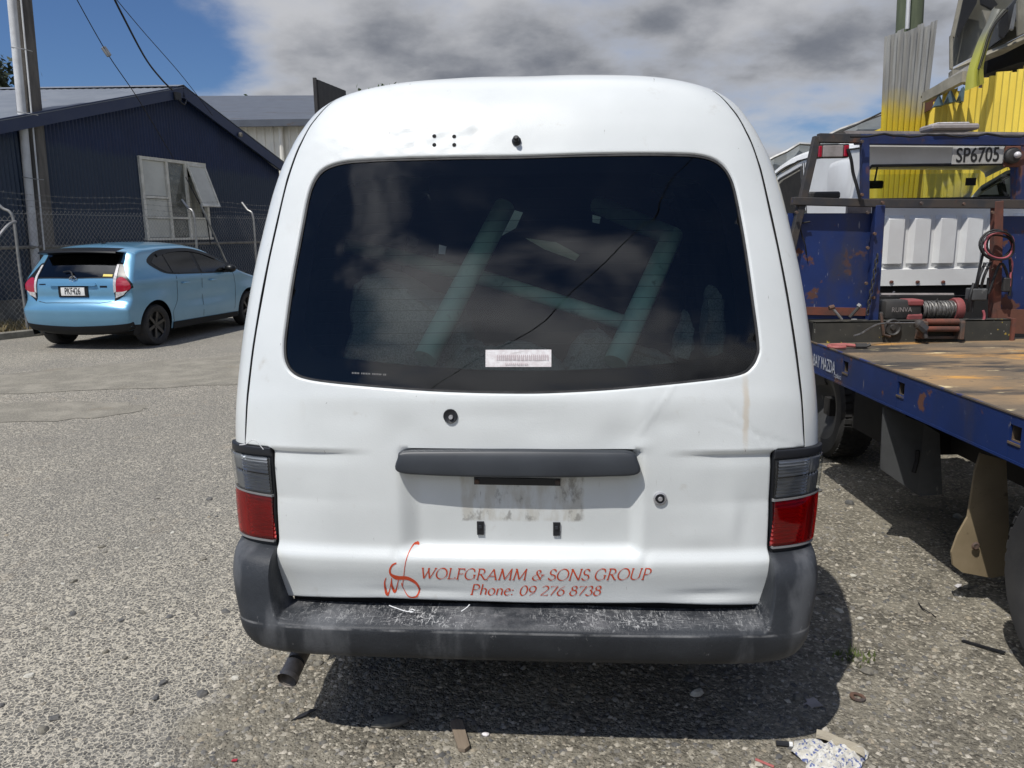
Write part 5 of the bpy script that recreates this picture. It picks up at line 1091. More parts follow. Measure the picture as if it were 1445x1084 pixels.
b = B(); c = at(1294, 650, 3.57); b.tube([c+T([0, 0, .05]), c, c-T([.01, 0, .06])], .010, 6); tp_(b, 'hanging_strap', 'chassis black', gf_)
# headboard: blue plates, black and blue bars, all at the front of the deck
YH = 4.60
def bar_(pa, pb_, w, m, name='bar', dy=0, h=None): b = B(); b.bar(at(*pa, YH+dy), at(*pb_, YH+dy), w, h or w, (0, 1, 0), bev=.003); return tp_(b, name, m, hb)
hb = tp_(B().box(XL+.03, XR, YF, YF+.03, ZD-.1, ZD+.005), 'headboard', 'frame black')
bar_((1107, 392), (1153, 193), .042, 'frame black', 'frame_bar'); bar_((1154, 195), (1212, 196), .050, 'frame black', 'frame_bar', -.004, .046); bar_((1208, 197), (1520, 200), .055, 'frame blue', 'frame_bar', .006, .06)
bar_((1220, 192), (1220, 284), .042, 'frame blue', 'frame_bar', -.006); bar_((1118, 284), (1238, 287), .045, 'frame black', 'frame_bar', -.003, .06); bar_((1236, 287), (1530, 289), .05, 'frame black', 'frame_bar', -.004, .06)
bar_((1240, 290), (1230, 452), .055, 'frame blue', 'frame_bar', -.01); bar_((1407, 284), (1403, 452), .05, 'frame rust', 'frame_bar', -.012); bar_((1437, 196), (1437, 284), .06, 'frame blue', 'frame_bar', .01)
def plate(px, m, name, y, th_=.012): b = B(); b.prism([tuple(at(a, c, y)) for a, c in px], (0, th_, 0)); return tp_(b, name, m, hb, 0)
plate([(1112, 301), (1232, 301), (1227, 450), (1128, 450)], 'truck blue', 'left_panel', 4.63); plate([(1409, 305), (1560, 305), (1560, 452), (1405, 452)], 'truck blue', 'right_panel', 4.63)
plate([(1124, 433), (1230, 435), (1230, 446), (1124, 444)], 'frame rust', 'panel_foot', 4.62); plate([(1407, 437), (1540, 436), (1540, 474), (1409, 470)], 'rust plate', 'rust_foot', 4.56)
b = B(); b.box(XL+.01, 2.935, 4.50, 4.53, ZD, ZD+.125); b.box(XL+.01, 2.935, 4.50, 4.60, ZD+.118, ZD+.126); tp_(b, 'winch_sill', 'sill black', hb)
tp_(B().box(2.94, 2.96, 4.49, 4.6, ZD, ZD+.13), 'sill_end', 'frame rust', hb)
b = B()
for px_ in ((1124, 300), (1124, 360), (1132, 428), (1224, 300), (1224, 350), (1222, 400), (1245, 286), (1300, 287), (1360, 288), (1216, 200), (1216, 275), (1400, 300), (1401, 380), (1234, 330), (1232, 420)): c = at(*px_, 4.553); b.lathe([(.0001, -.012), (.009, -.012), (.011, 0)], c, (0, 1, 0), 6)
tp_(b, 'bolts', 'rusty steel', hb, 0)['kind'] = 'stuff'
b = B(); b.tube(crom([at(1128, 312, 4.60), at(1131, 330, 4.61), at(1136, 345, 4.60), at(1138, 360, 4.61)], 4), .004, 5); b.tube([at(1130, 315, 4.6), at(1143, 313, 4.6)], .005, 5); tp_(b, 'wire_end', 'cable black', hb)
# lean-to cover over the headboard, beacon, lamp, plate
b = B(); b.prism([tuple(at(1190, 184.5, 5.04)), tuple(at(1560, 187.5, 5.04)), tuple(at(1560, 190.5, 5.04)), tuple(at(1194, 188.5, 5.04))], (0, .23, .004)); tp_(b, 'top_board', 'lamp grey', hb, 0)
b = B(); pts = [at(1200+i*12, 191+2.2*sin(i*1.1)+(2 if i % 5 == 0 else 0), 4.52) for i in range(22)]; b.tube(pts, .007, 6); tp_(b, 'top_wiring', 'cable black', hb)
a_ = at(1309, 182, 4.6); c_ = at(1376, 182, 4.6); b = B(); b.box(a_[0], c_[0], 4.55, 4.70, a_[2]-.012, a_[2]+.022, .010); bc = tp_(b, 'beacon_base', 'lamp grey', hb); b = B(); b.box(a_[0]+.04, c_[0]-.05, 4.57, 4.68, a_[2]+.022, a_[2]+.032, .004); tp_(b, 'beacon_lens', 'lamp white', bc)
def wrect(name, x0, y0, x1, y1, Y, dep, m, parent, bev=.004): p, q = at(x0, y1, Y), at(x1, y0, Y); return tp_(B().box(p[0], q[0], Y, Y+dep, p[2], q[2], bev), name, m, parent)
lm = wrect('work_lamp', 1155, 203, 1199, 223, 4.58, .05, 'frame black', hb); wrect('lamp_lens', 1161, 205, 1191, 222, 4.572, .02, 'lamp grey', lm); wrect('lamp_red_end', 1155, 206, 1161, 222, 4.570, .02, 'lamp red', lm); wrect('lamp_red_end', 1191, 205, 1199, 221, 4.571, .02, 'lamp red', lm)
b = B(); b.tube(crom([at(1196, 210, 4.56), at(1201, 225, 4.56), at(1204, 245, 4.57), at(1209, 262, 4.56), at(1214, 283, 4.56)], 5), .009, 6); tp_(b, 'lamp_cable', 'cable black', hb)
plt = wrect('number_plate', 1343, 207, 1417, 232, 4.555, .006, 'truck plate', hb, .0015); p = at(1380, 219.5, 4.5535); b = B(); put_text(b, 'SP6705', .112, p, (1, 0, .012), (-.012, 0, 1), .74, 1.02, .0018); tp_(b, 'plate_characters', 'plate ink', plt, 0)
p_, q_ = at(1343, 207, 4.553), at(1417, 207, 4.553); rm = wrect('lamp_mount', 1417, 206, 1442, 236, 4.57, .02, 'rust plate', hb)
b = B(); c = at(1427, 220, 4.565); b.lathe([(.045, 0), (.045, -.02), (.038, -.028), (.03, -.03), (.0001, -.032)], c, (0, 1, 0), 20); tp_(b, 'round_lamp', 'winch black', rm); b = B(); b.ball(c-T([-.004, .05, 0]), .019, 6); tp_(b, 'bulb', 'lamp white', rm)
# cab
YC = 5.30; cabx0, cabx1 = 2.36, 4.35
def prismx(poly, x0, x1): return B().prism([(x0, y, z) for y, z in poly], (x1-x0, 0, 0))
cabw = B()
def rq(b, x0, x1, z0, z1, Y, t=.03): b.box(x0, x1, Y, Y+t, z0, z1); return b
wz0, wz1, wx0, wx1 = 1.765, 1.985, 2.385, 3.37
rq(cabw, cabx0+.02, cabx1-.02, wz1, 2.135, YC); rq(cabw, cabx0+.02, wx0, wz0, wz1, YC); rq(cabw, wx1, cabx1-.02, wz0, wz1, YC); rq(cabw, cabx0+.02, cabx1-.02, 1.70, wz0, YC)
roofp = crom([(YC, 2.13), (YC+.10, 2.165), (YC+.6, 2.19), (YC+1.2, 2.195), (YC+1.6, 2.165), (YC+1.95, 2.09)], 5)
G = []; xs_ = [cabx0+.0, cabx0+.015, cabx0+.06, (cabx0+cabx1)/2, cabx1-.06, cabx1-.015, cabx1]; dz = [-.07, -.03, 0, .015, 0, -.03, -.07]
for p in roofp: G.append([(x, p[0], p[1]+q) for x, q in zip(xs_, dz)])
cabw.grid(np.array(G)); cabo = tp_(cabw, 'cab', 'cab white')
# cab sides: pillar panel, door frame, lower door
for xs0, sgn in ((cabx0, 1), (cabx1-.03, 1)):
    b = B()
    for poly in ([(YC, 1.70), (YC, 2.10), (YC+.25, 2.125), (YC+1.1, 2.12), (YC+1.02, 1.76), (YC+.95, 1.70)], [(YC+1.1, 2.12), (YC+1.62, 2.05), (YC+1.95, 1.95), (YC+1.93, 1.90), (YC+1.60, 2.0), (YC+1.13, 2.06)], [(YC, .62), (YC, 1.70), (YC+2.35, 1.70), (YC+2.35, .62)], [(YC+1.95, 1.95), (YC+2.32, 1.70), (YC+2.26, 1.70), (YC+1.90, 1.92)]): b.prism([(xs0, y, z) for y, z in poly], (.03, 0, 0))
    sd = tp_(b, 'cab_side', 'cab white', cabo, 0, True)
    tp_(B().prism([(xs0+.012, y, z) for y, z in [(YC+1.0, 1.71), (YC+1.12, 2.07), (YC+1.60, 2.01), (YC+1.93, 1.91), (YC+2.26, 1.71)]], (.004, 0, 0)), 'side_glass', 'cab glass', cabo, 0)
    b = B(); b.tube([(xs0-.002, YC+1.0, 1.71), (xs0-.002, YC+1.12, 2.07), (xs0-.002, YC+1.60, 2.01), (xs0-.002, YC+1.93, 1.91)], .012, 5); tp_(b, 'glass_rubber', 'seal rubber', cabo)
b = B(); b.box(cabx0+.06, cabx0+.28, YC-.02, YC+.001, 1.97, 2.0); gl_ = tp_(B().add([(wx0+.001, YC+.012, wz0), (wx1-.001, YC+.012, wz0), (wx1-.001, YC+.012, wz1), (wx0+.001, YC+.012, wz1)], [(0, 1, 2, 3)]), 'rear_glass', 'cab glass', cabo)
b = B(); b.tube([(wx0, YC-.004, wz0), (wx0, YC-.004, wz1-.03), (wx0+.03, YC-.004, wz1), (wx1-.05, YC-.004, wz1), (wx1, YC-.004, wz1-.06), (wx1, YC-.004, wz0)], .010, 6, closed=True); tp_(b, 'glass_rubber', 'seal rubber', gl_)
# pressed panel and seam on the near cab side, cab roof gutter, mirror arm
P = [(YC+.18, 1.80), (YC+.16, 2.00), (YC+.24, 2.05), (YC+.50, 2.05), (YC+.58, 2.0), (YC+.56, 1.80), (YC+.48, 1.76), (YC+.26, 1.76)]; Pc = crom(P, 4, True)
b = B(); m_ = len(Pc); cy_, cz_ = YC+.37, 1.91; V_ = [(cabx0-.001, p[0], p[1]) for p in Pc]+[(cabx0-.010, cy_+(p[0]-cy_)*.86, cz_+(p[1]-cz_)*.84) for p in Pc]; b.add(V_, [(i, (i+1) % m_, m_+(i+1) % m_, m_+i) for i in range(m_)]+[tuple(range(m_, 2*m_))]); tp_(b, 'pressed_panel', 'cab white', cabo, 30, True)
b = B(); b.tube([(cabx0-.002, YC+.95, .70), (cabx0-.002, YC+.95, 1.70), (cabx0-.002, YC+1.06, 2.10)], .004, 4); b.tube([(cabx0-.004, YC+.0, 2.105), (cabx0-.004, YC+.6, 2.13), (cabx0-.004, YC+1.2, 2.125), (cabx0-.004, YC+1.62, 2.07), (cabx0-.004, YC+1.95, 1.98)], .006, 5); tp_(b, 'door_seam', 'seam dark', cabo)
# windscreen and front
b = B(); b.add([(cabx0+.06, YC+1.95, 2.06), (cabx1-.06, YC+1.95, 2.06), (cabx1-.03, YC+2.33, 1.45), (cabx0+.03, YC+2.33, 1.45)], [(0, 1, 2, 3)]); tp_(b, 'windscreen', 'cab glass', cabo)
b = B(); b.box(cabx0, cabx1, YC+2.35, YC+2.40, .6, 1.45); b.box(cabx0+.03, cabx1-.03, YC+.1, YC+2.3, .66, .72); tp_(b, 'cab_front', 'cab white', cabo)
b = B(); b.box(cabx0+.1, cabx1-.1, YC+2.0, YC+2.3, 1.2, 1.40); b.box(2.55, 3.0, YC+.25, YC+.38, 1.3, 1.72, .05); b.box(3.3, 3.75, YC+.25, YC+.38, 1.3, 1.80, .05); tp_(b, 'seats', 'cabin dark', cabo)
b = B(); p, q = at(1228, 255, 7.0), at(1250, 266, 7.0); b.box(p[0]-.03, q[0]-.02, 7.0, 7.03, q[2], p[2], .01); b.tube([(p[0]+.05, 7.02, p[2]), (p[0]+.1, 7.1, p[2]+.12)], .008, 6); tp_(b, 'rear_view_mirror', 'winch black', cabo)
wrect('glass_sticker', 1362, 251, 1378, 262, 5.309, .001, 'seam dark', gl_, 0)
# lower back panel pressed with tall ribs
zt_, zb_ = 1.70, 1.19; b = B(); G = []; per = .175
ux = [0, .018, .045, .150, .160, .175]; uy = [0, 0, -.038, -.030, 0, 0]
cols = []
for k in range(-1, 7):
    for a, c in zip(ux[:-1], uy[:-1]): cols.append((2.50+k*per+a, c))
for z, f in ((1.71, 0), (1.66, 0), (1.635, 1), (1.34, 1), (1.315, .0), (1.305, 0), (1.30, .6), (1.285, .6), (1.19, .6)): G.append([(x, YC-.005+(c*f if f != .6 else -.02), z) for x, c in cols])
b.grid(np.array(G)); tp_(b, 'ribbed_panel', 'cab white', cabo, 25, True)
for px in (1258, 1295, 1331): p = at(px, 398, YC-.03); b = B(); b.ball(p, .016, 4, (1, .3, .7)); tp_(b, 'rust_spot', 'frame rust', cabo)
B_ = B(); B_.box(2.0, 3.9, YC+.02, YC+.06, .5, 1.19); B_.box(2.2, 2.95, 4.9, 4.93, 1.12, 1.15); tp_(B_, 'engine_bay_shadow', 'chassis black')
b = B(); pts = [at(1242, 416, 4.95), at(1345, 416, 4.95)]; b.tube(pts, .012, 6); b.tube([at(1262, 412, 5.0), at(1250, 424, 4.9)], .007, 5); b.tube([at(1320, 418, 5.0), at(1342, 426, 4.9)], .007, 5); tp_(b, 'cross_rod', 'lamp grey')
wrect('side_grille', 1141, 270, 1187, 281, 4.72, .03, 'winch black', cabo, .01)
b = B(); p, q = at(1197, 286, 4.75), at(1229, 302, 4.75); b.box(p[0], q[0], 4.75, 4.78, q[2], p[2]); tp_(b, 'vent_box', 'lamp grey', cabo)
# winch
wi = thing('winch', 'red and black electric winch with a drum of steel cable on the truck sill', 'winch', (2.55, 4.55, ZD+.126)); wi_o = wi
def wp(b, name, m, parent=None, sm=35): local(b, wi); return b.make(name, m, parent or wi, sm)
p = lambda x, y, Y=4.6: at(x, y, Y)
a_, c_ = p(1297, 438), p(1240, 438); ax0, ax1 = c_[0], a_[0]; zc = p(1300, 437)[2]; b = B(); b.box(ax0+.02, ax1, 4.56, 4.68, zc-.055, zc+.06, .02, 2); b.box(ax0-.03, ax0+.04, 4.58, 4.66, zc-.06, zc-.01, .012); mo = wp(b, 'motor_housing', 'winch black')
b = B(); b.box(ax1-.09, ax1+.003, 4.553, 4.683, zc+.026, zc+.062, .008); b.box(ax1-.09, ax1+.003, 4.553, 4.683, zc-.06, zc-.022, .008); wp(b, 'red_cover', 'winch red', mo)
b = B(); rrr = np.random.default_rng(8); xk = 1298
while xk < 1344: q = p(xk, 437, 4.62); b.tube([(q[0]+.006*sin(a*1+xk)+rrr.normal(0, .0008), 4.62+.05*cos(a), zc-.004+.05*sin(a)) for a in np.linspace(0, 2*pi, 14, endpoint=False)], .0052, 5, closed=True); xk += 2.0+rrr.uniform(-.5, .5)
q = p(1318, 434, 4.60); b.tube([(q[0]+.015*sin(a), 4.60-.005, q[2]+.004+.052*sin(a*1)*1.0*(1)) for a in np.linspace(0, 3, 8)], .004, 4); b.lathe([(.046, 0), (.046, .22)], (p(1299, 437, 4.62)[0], 4.62, zc-.004), (1, 0, 0), 16); wp(b, 'cable_drum', 'steel cable')
q0_, q1_ = p(1343, 437, 4.62), p(1353, 437, 4.62); b = B(); b.lathe([(.0001, 0), (.066, 0), (.07, .01), (.07, q1_[0]-q0_[0]), (.06, q1_[0]-q0_[0]+.008), (.0001, q1_[0]-q0_[0]+.008)], (q0_[0], 4.62, zc-.004), (1, 0, 0), 20); wp(b, 'gearbox', 'winch red')
b = B(); q = p(1265, 430, 4.553); put_text(b, 'RUNVA', .040, (ax1-.13, 4.549, zc+.005), (1, 0, 0), (0, 0, 1), .9); wp(b, 'housing_lettering', 'lamp grey', mo, 0)
fr_ = thing('roller_fairlead', 'rusty roller fairlead with two long rollers below the winch drum', 'fairlead', tuple(p(1325, 465, 4.45)))
def fp(b, name, m): local(b, fr_); return b.make(name, m, fr_)
for yy in (454, 464): b = B(); b.tube([p(1306, yy, 4.44), p(1352, yy, 4.44)], .017, 14); fp(b, 'roller', 'frame rust')
b = B(); b.box(p(1298, 450, 4.46)[0], p(1306, 450, 4.46)[0], 4.42, 4.50, ZD+.03, ZD+.128, .004); b.box(p(1352, 450, 4.46)[0], p(1358, 450, 4.46)[0], 4.42, 4.50, ZD+.02, ZD+.125, .004); b.box(p(1298, 450, 4.46)[0], p(1358, 450, 4.46)[0], 4.47, 4.5, ZD+.02, ZD+.035); b.box(p(1296, 448, 4.46)[0], p(1360, 448, 4.46)[0], 4.44, 4.5, ZD+.120, ZD+.130); fp(b, 'fairlead_frame', 'rusty steel')
b = B(); b.tube([p(1296, 458, 4.41), p(1306, 466, 4.40)], .026, 8); b.tube([p(1304, 466, 4.40), p(1307, 477, 4.39)], .011, 8); b.ball(p(1297, 458, 4.42), .03, 5); fp(b, 'cable_clamp', 'frame black')
rope = thing('winch_cable', 'loose steel winch cable running from the fairlead to the red hook', 'cable', tuple(p(1240, 460, 4.4))); b = B(); b.tube(crom([p(1300, 456, 4.42), p(1270, 456, 4.42), p(1243, 457, 4.40), p(1228, 463, 4.35), p(1215, 471, 4.3), p(1205, 474, 4.28)], 6), .006, 6); local(b, rope); b.make('strand', 'steel cable', rope)
hk = thing('tow_hook', 'faded red steel tow hook lying on the deck', 'hook', tuple(at(1188, 474, 4.25))); b = B(); hc = at(1184, 473, 4.28); z_ = ZD+.014
b.tube(crom([(hc[0]+.10, 4.27, z_), (hc[0]+.05, 4.285, z_+.004), (hc[0], 4.30, z_), (hc[0]-.045, 4.29, z_), (hc[0]-.055, 4.25, z_), (hc[0]-.02, 4.225, z_), (hc[0]+.02, 4.235, z_)], 5), [.010]*6+[.013]*14+[.009]*11, 8); local(b, hk); b.make('hook_body', 'hook red', hk); b = B(); b.tube([(hc[0]+.09, 4.27, z_), (hc[0]+.15, 4.262, z_)], .017, 8); b.tube([(hc[0]+.15, 4.262, z_), (hc[0]+.17, 4.26, z_+.01)], .009, 6); local(b, hk); b.make('swivel', 'winch black', hk)
pu = thing('pulley_wheel', 'round black pulley wheel bolted to the winch sill', 'pulley', tuple(p(1258, 462, 4.49))); b = B(); c = p(1259, 462, 4.49); b.lathe([(.048, .012), (.052, -.005), (.044, -.014), (.036, -.006), (.018, -.006), (.014, -.016), (.0001, -.016)], c, (0, 1, 0), 24); local(b, pu); b.make('disc', 'winch black', pu); b = B(); b.tube([p(1243, 442, 4.47), p(1245, 456, 4.465), p(1247, 472, 4.47), p(1256, 475, 4.47)], .008, 6); local(b, pu); b.make('pin', 'rusty steel', pu)
cbx = thing('control_box', 'dark grey winch control box hung on the rust-brown post', 'box', tuple(p(1382, 420, 4.5))); x0_, x1_ = p(1369, 424, 4.5), p(1392, 407, 4.5); b = B(); b.box(x0_[0], x1_[0], 4.48, 4.56, x0_[2], x1_[2], .006); local(b, cbx); b.make('case', 'flap grey', cbx); b = B()
for k, (a, c) in enumerate((((1378, 408), (1390, 372)), ((1384, 408), (1398, 370)), ((1366, 440), (1374, 400)))): b.tube(crom([p(*a, 4.5), p((a[0]+c[0])/2-2, (a[1]+c[1])/2, 4.48), p(*c, 4.5)], 4), .008, 6)
local(b, cbx); b.make('leads', 'cable black', cbx)
ho = thing('hose_coil', 'coil of pink and black hose looped over the rust-brown post', 'hose', tuple(p(1408, 345, 4.5)))
for k, (m_, rx, ry, cx, cy) in enumerate((('hose pink', 19, 20, 1409, 347), ('cable black', 23, 21, 1406, 346), ('cable black', 17, 19, 1411, 345), ('cable black', 21, 17, 1407, 348), ('hose pink', 21, 18, 1410, 346), ('cable black', 24, 20, 1408, 347))):
    b = B(); b.tube([p(cx+rx*cos(a)+1.2*sin(3*a+k), cy+ry*sin(a)+1.0*cos(2*a+k), 4.52-.012*k+.01*sin(2*a)) for a in np.linspace(0, 2*pi, 30, endpoint=False)], .0055, 7, closed=True); local(b, ho); b.make('loop', m_, ho)
for m_, pts in (('hose pink', [(1424, 362), (1428, 372), (1426, 388), (1425, 404)]), ('hose pink', [(1387, 438), (1389, 447), (1386, 458)]), ('cable black', [(1389, 350), (1381, 385), (1374, 420), (1372, 440)]), ('cable black', [(1425, 366), (1427, 395), (1424, 418)]), ('cable black', [(1395, 392), (1394, 415), (1412, 372), (1424, 395)])): b = B(); b.tube(crom([p(*q, 4.51) for q in pts], 6), .0075, 6); local(b, ho); b.make('tail', m_, ho)
b = B(); b.box(*(lambda u, v: (u[0], v[0], 4.50, 4.53, v[2], u[2]))(p(1418, 392, 4.5), p(1426, 412, 4.5)), .006); local(b, ho); b.make('pendant_control', 'winch black', ho)
chn = thing('chain', 'black chain and hook hanging on the blue post beside the winch', 'chain', tuple(p(1225, 400, 4.52))); b = B()
for i in range(12): c = p(1238-i*1.25, 362+i*7.2, 4.52); b.tube([c+T([.009*cos(a)*(1 if i % 2 else .2), .009*cos(a)*(.2 if i % 2 else 1), .016*sin(a)]) for a in np.linspace(0, 2*pi, 8, endpoint=False)], .0045, 5, closed=True)
local(b, chn); b.make('links', 'winch black', chn, kind='stuff')
rt_ = thing('ratchet_handle', 'small ratchet with a worn steel handle leaning on the blue panel foot', 'ratchet', tuple(p(1190, 440, 4.5)))
for q0, q1, r, m_, nm in (((1174, 434), (1188, 451), .008, 'galvanised', 'shaft'), ((1170, 435), (1177, 433), .014, 'rusty steel', 'head'), ((1199, 448), (1214, 431), .010, 'winch black', 'lever'), ((1211, 433), (1214, 430), .014, 'galvanised', 'tip')): b = B(); b.tube([p(*q0, 4.5), p(*q1, 4.5)], r, 8); local(b, rt_); b.make(nm, m_, rt_)

# ================================================================ YELLOW FENCE, GREY SHEET, POST, WRECK
mat('yellow iron', (.74, .56, .07), (.68, .51, .065), 2.5, .5, layers=(((.38, .30, .05), 8, .66, .76, (1, 1, .25), .7),))
yf = thing('yellow_fence', 'tall bright yellow ribbed iron fence beyond the truck', 'fence', (4.9, 9.0, 0))
def ribs(b, xa, ya, xb, yb, z0, za, zb, per=.155, amp=.045, jag=0, seed=0):
    L = math.hypot(xb-xa, yb-ya); n = int(L/per); ux, uy = (xb-xa)/L, (yb-ya)/L; nx, ny = uy, -ux; rows = []; r = np.random.default_rng(seed)
    for k in range(n):
        j = r.uniform(-jag, jag)
        for a, c in ((0, 0), (.30, 0), (.42, 1), (.62, 1), (.74, 0), (.999, 0)):
            t = (k+a)/n; rows.append([(xa+(xb-xa)*t+nx*c*amp, ya+(yb-ya)*t+ny*c*amp, z0), (xa+(xb-xa)*t+nx*c*amp, ya+(yb-ya)*t+ny*c*amp, za+(zb-za)*t+j)])
    b.grid(np.array(rows)); return b
c0 = at(1305, 157, 9.5); k = 5; prev = (c0[0]-.55, 9.5)
segs = [(at(1232, 186, 9.62), at(1306, 158, 9.55), 0), (at(1305, 157, 9.5), at(1352, 122, 8.6), 1), (at(1351, 128, 8.62), at(1392, 121, 7.95), 2), (at(1391, 108, 7.93), at(1450, 96, 7.0), 3), (at(1449, 96, 6.98), at(1560, 60, 5.6), 4)]
for (a_, c_, sd_) in segs:
    b = B(); ribs(b, a_[0], a_[1], c_[0], c_[1], 0, a_[2], c_[2], jag=.02, seed=sd_); local(b, yf); recalc(b.make('sheet', 'yellow iron', yf, smooth=0))
def sprayed(name):
    m = bpy.data.materials.new(name); m.use_nodes = True; g = NT(m.node_tree); b = g.n['Principled BSDF']; tc = g.new('ShaderNodeTexCoord'); v = tc.outputs['Object']; X_, Y_, Z_ = g.sep(v)
    nz = g.noise(v, 3, 5); f = g.ramp(g.math('ADD', Z_, g.math('MULTIPLY', nz, .5)), 3.05, 3.42, 1, 0); base = g.mix(g.ramp(g.noise(g.map(v, (6, 6, .5)), 3, 5), .35, .65), (.36, .36, .34), (.25, .245, .23))
    g.put(b.inputs['Base Color'], g.mix(f, base, (.60, .46, .04))); b.inputs['Roughness'].default_value = .5; b.inputs['Metallic'].default_value = .15; MATS[name] = m
sprayed('sprayed zinc')
P_ = lambda x, y, Y=9.3: at(x, y, Y)
gs = thing('zinc_sheet', 'upright grey zinc sheet over-sprayed yellow at its foot', 'sheet', (P_(1275, 150)[0], 9.3, 0)); b = B(); rows = []; n = 7
for k in range(n+1):
    for a, c in ((0, 0), (.35, 0), (.45, .03), (.75, .03), (.85, 0)):
        t = min((k+a)/(n+.85), 1); top = P_(1248+74*t, 52-22*t+(3*sin(k*2.3) if k > 1 else 0)); bot = P_(1241+60*t, 215); rows.append([(bot[0]+(bot[0]-top[0])*2.0, 9.3-c, 0.2), (top[0], 9.3-c, top[2])])
b.grid(np.array(rows)); 
local(b, gs); recalc(b.make('ribbed_sheet', 'sprayed zinc', gs, smooth=0))
mat('green timber', (.13, .15, .09), (.08, .10, .06), 6, .9, st=(1, 1, .15))
gp = thing('timber_post', 'greenish timber post with white conduit rising behind the zinc sheet', 'post', (P_(1285, 100, 9.7)[0], 9.7, 0)); c_, e_2 = P_(1283, 40, 9.7), P_(1287, -40, 9.7); b = B(); b.tube([(c_[0]-.03, 9.7, 0), c_, e_2, e_2+(e_2-c_)], .145, 12); local(b, gp); b.make('shaft', 'green timber', gp); b = B(); b.tube([P_(1280, 41, 9.52), P_(1285, -60, 9.5)], .022, 6); local(b, gp); b.make('conduit', 'pipe white', gp)
# netting / pale sheet slung between shed and truck
mat('pale netting', (.30, .34, .37), (.38, .41, .43), 3, .7, st=(1, 1, 4))
nt_ = thing('shade_netting', 'grey-blue netting slung down from the zinc sheet behind the truck cab', 'netting', (at(1150, 250, 10.5)[0], 10.5, 0)); b = B(); tops = [(1062, 243), (1078, 230), (1092, 222), (1110, 214), (1128, 203), (1143, 204), (1160, 195), (1185, 183), (1210, 174), (1245, 161), (1250, 160)]
b.grid(np.array([[at(x, y, 10.5+.04*(i % 2)), at(x, 340, 10.55+.05*(i % 2))] for i, (x, y) in enumerate(tops)]), thick=(0, .01, 0)); local(b, nt_); b.make('net', 'pale netting', nt_, 0); b = B(); b.tube([at(x, y, 10.45) for x, y in tops], .022, 6); local(b, nt_); b.make('rope', 'galvanised', nt_)
b = B(); b.tube([at(1168, 193, 10.3), at(1205, 178, 10.3), at(1246, 158, 10.3)], .012, 6); local(b, nt_); b.make('upper_wire', 'cable black', nt_)
# wrecked vehicle cab stacked above the yellow fence
mat('wreck grey', (.17, .165, .135), (.12, .118, .10), 2.5, .5, layers=(((.30, .29, .25), 5, .62, .75, (1, 1, .3), .6),))
mat('wreck tan', (.34, .31, .24), (.24, .22, .17), 6, .7)
mat('blue scrap', (.10, .17, .23), (.06, .10, .15), 4, .5)
wk = thing('wrecked_cab', 'crushed grey vehicle shell perched above the yellow fence', 'wreck', (at(1400, 60, 8.6)[0], 8.6, 2.9))
def wkp(px, Y, dep, m, name, parent=None, skew=0): b = B(); b.prism([tuple(at(x, y, Y+skew*(x-1340)/100)) for x, y in px], (dep*.35, dep, 0)); local(b, wk); return recalc(b.make(name, m, parent or wk, 0))
wkp([(1341, 96), (1343, 50), (1360, -25), (1420, -40), (1480, -40), (1480, 30), (1420, 60), (1372, 80)], 8.75, .05, 'wreck grey', 'side_panel', skew=-1.0)
wkp([(1344, 98), (1374, 80), (1422, 60), (1480, 32), (1480, 41), (1424, 70), (1376, 89), (1344, 106)], 8.55, .2, 'wreck tan', 'sill_rail', skew=-1.0)
wkp([(1342, 52), (1347, 52), (1364, -25), (1359, -25)], 8.62, .06, 'wreck tan', 'pillar', skew=-1.0); wkp([(1341, 97), (1341, 50), (1344.5, 50), (1345, 97)], 8.60, .06, 'wreck tan', 'pillar', skew=-1.0)
wkp([(1350, 48), (1363, -20), (1382, -20), (1378, 5), (1352, 52)], 8.60, .02, 'chassis black', 'window_opening', skew=-1.0)
wkp([(1385, 5), (1402, 14), (1408, 6), (1388, -20), (1382, -20)], 8.56, .05, 'chassis black', 'dent_hole', skew=-1.0); wkp([(1386, 14), (1394, 37), (1405, 8), (1398, 16)], 8.50, .05, 'wreck tan', 'torn_flange', skew=-1.0)
wkp([(1405, 32), (1425, 8), (1440, -10), (1480, -30), (1480, 8), (1440, 20), (1418, 52), (1402, 62)], 8.48, .3, 'flap grey', 'crumpled_door', skew=-1.0)
wkp([(1411, 30), (1422, 10), (1424, 40), (1416, 54), (1411, 50)], 8.40, .05, 'chassis black', 'door_gap', skew=-1.0); wkp([(1426, 40), (1434, 4), (1437, 4), (1430, 42)], 8.38, .05, 'galvanised', 'bent_strip', skew=-1.0)
wkp([(1436, 0), (1450, -20), (1480, -20), (1480, 32), (1437, 50)], 8.34, .05, 'wreck tan', 'rear_panel', skew=-1.0)
wkp([(1395, 72), (1480, 36), (1480, 78), (1440, 88), (1392, 104)], 8.9, .8, 'chassis black', 'hollow_floor', skew=-1.0)
for a_, c_, m_ in (((1305, 138), (1362, 108), 'wreck tan'), ((1390, 100), (1500, 68), 'wreck tan'), ((1328, 125), (1370, 100), 'old timber'), ((1400, 116), (1500, 76), 'chassis black'), ((1362, 112), (1400, 118), 'rusty steel')):
    b = B(); b.bar(at(*a_, 8.7), at(*c_, 7.9), .06, .10); local(b, wk); b.make('beam', m_, wk)
wkp([(1308, 128), (1370, 92), (1372, 96), (1312, 132)], 8.6, .4, 'galvanised dull', 'loose_sheet')
for px in ([(1318, 150), (1326, 133), (1332, 148)], [(1334, 146), (1342, 126), (1350, 143)], [(1352, 142), (1360, 122), (1368, 140), (1364, 144)], [(1405, 128), (1414, 104), (1424, 122)], [(1424, 122), (1432, 98), (1450, 116)]): wkp(px, 8.35, .12, 'blue scrap', 'scrap_fin')
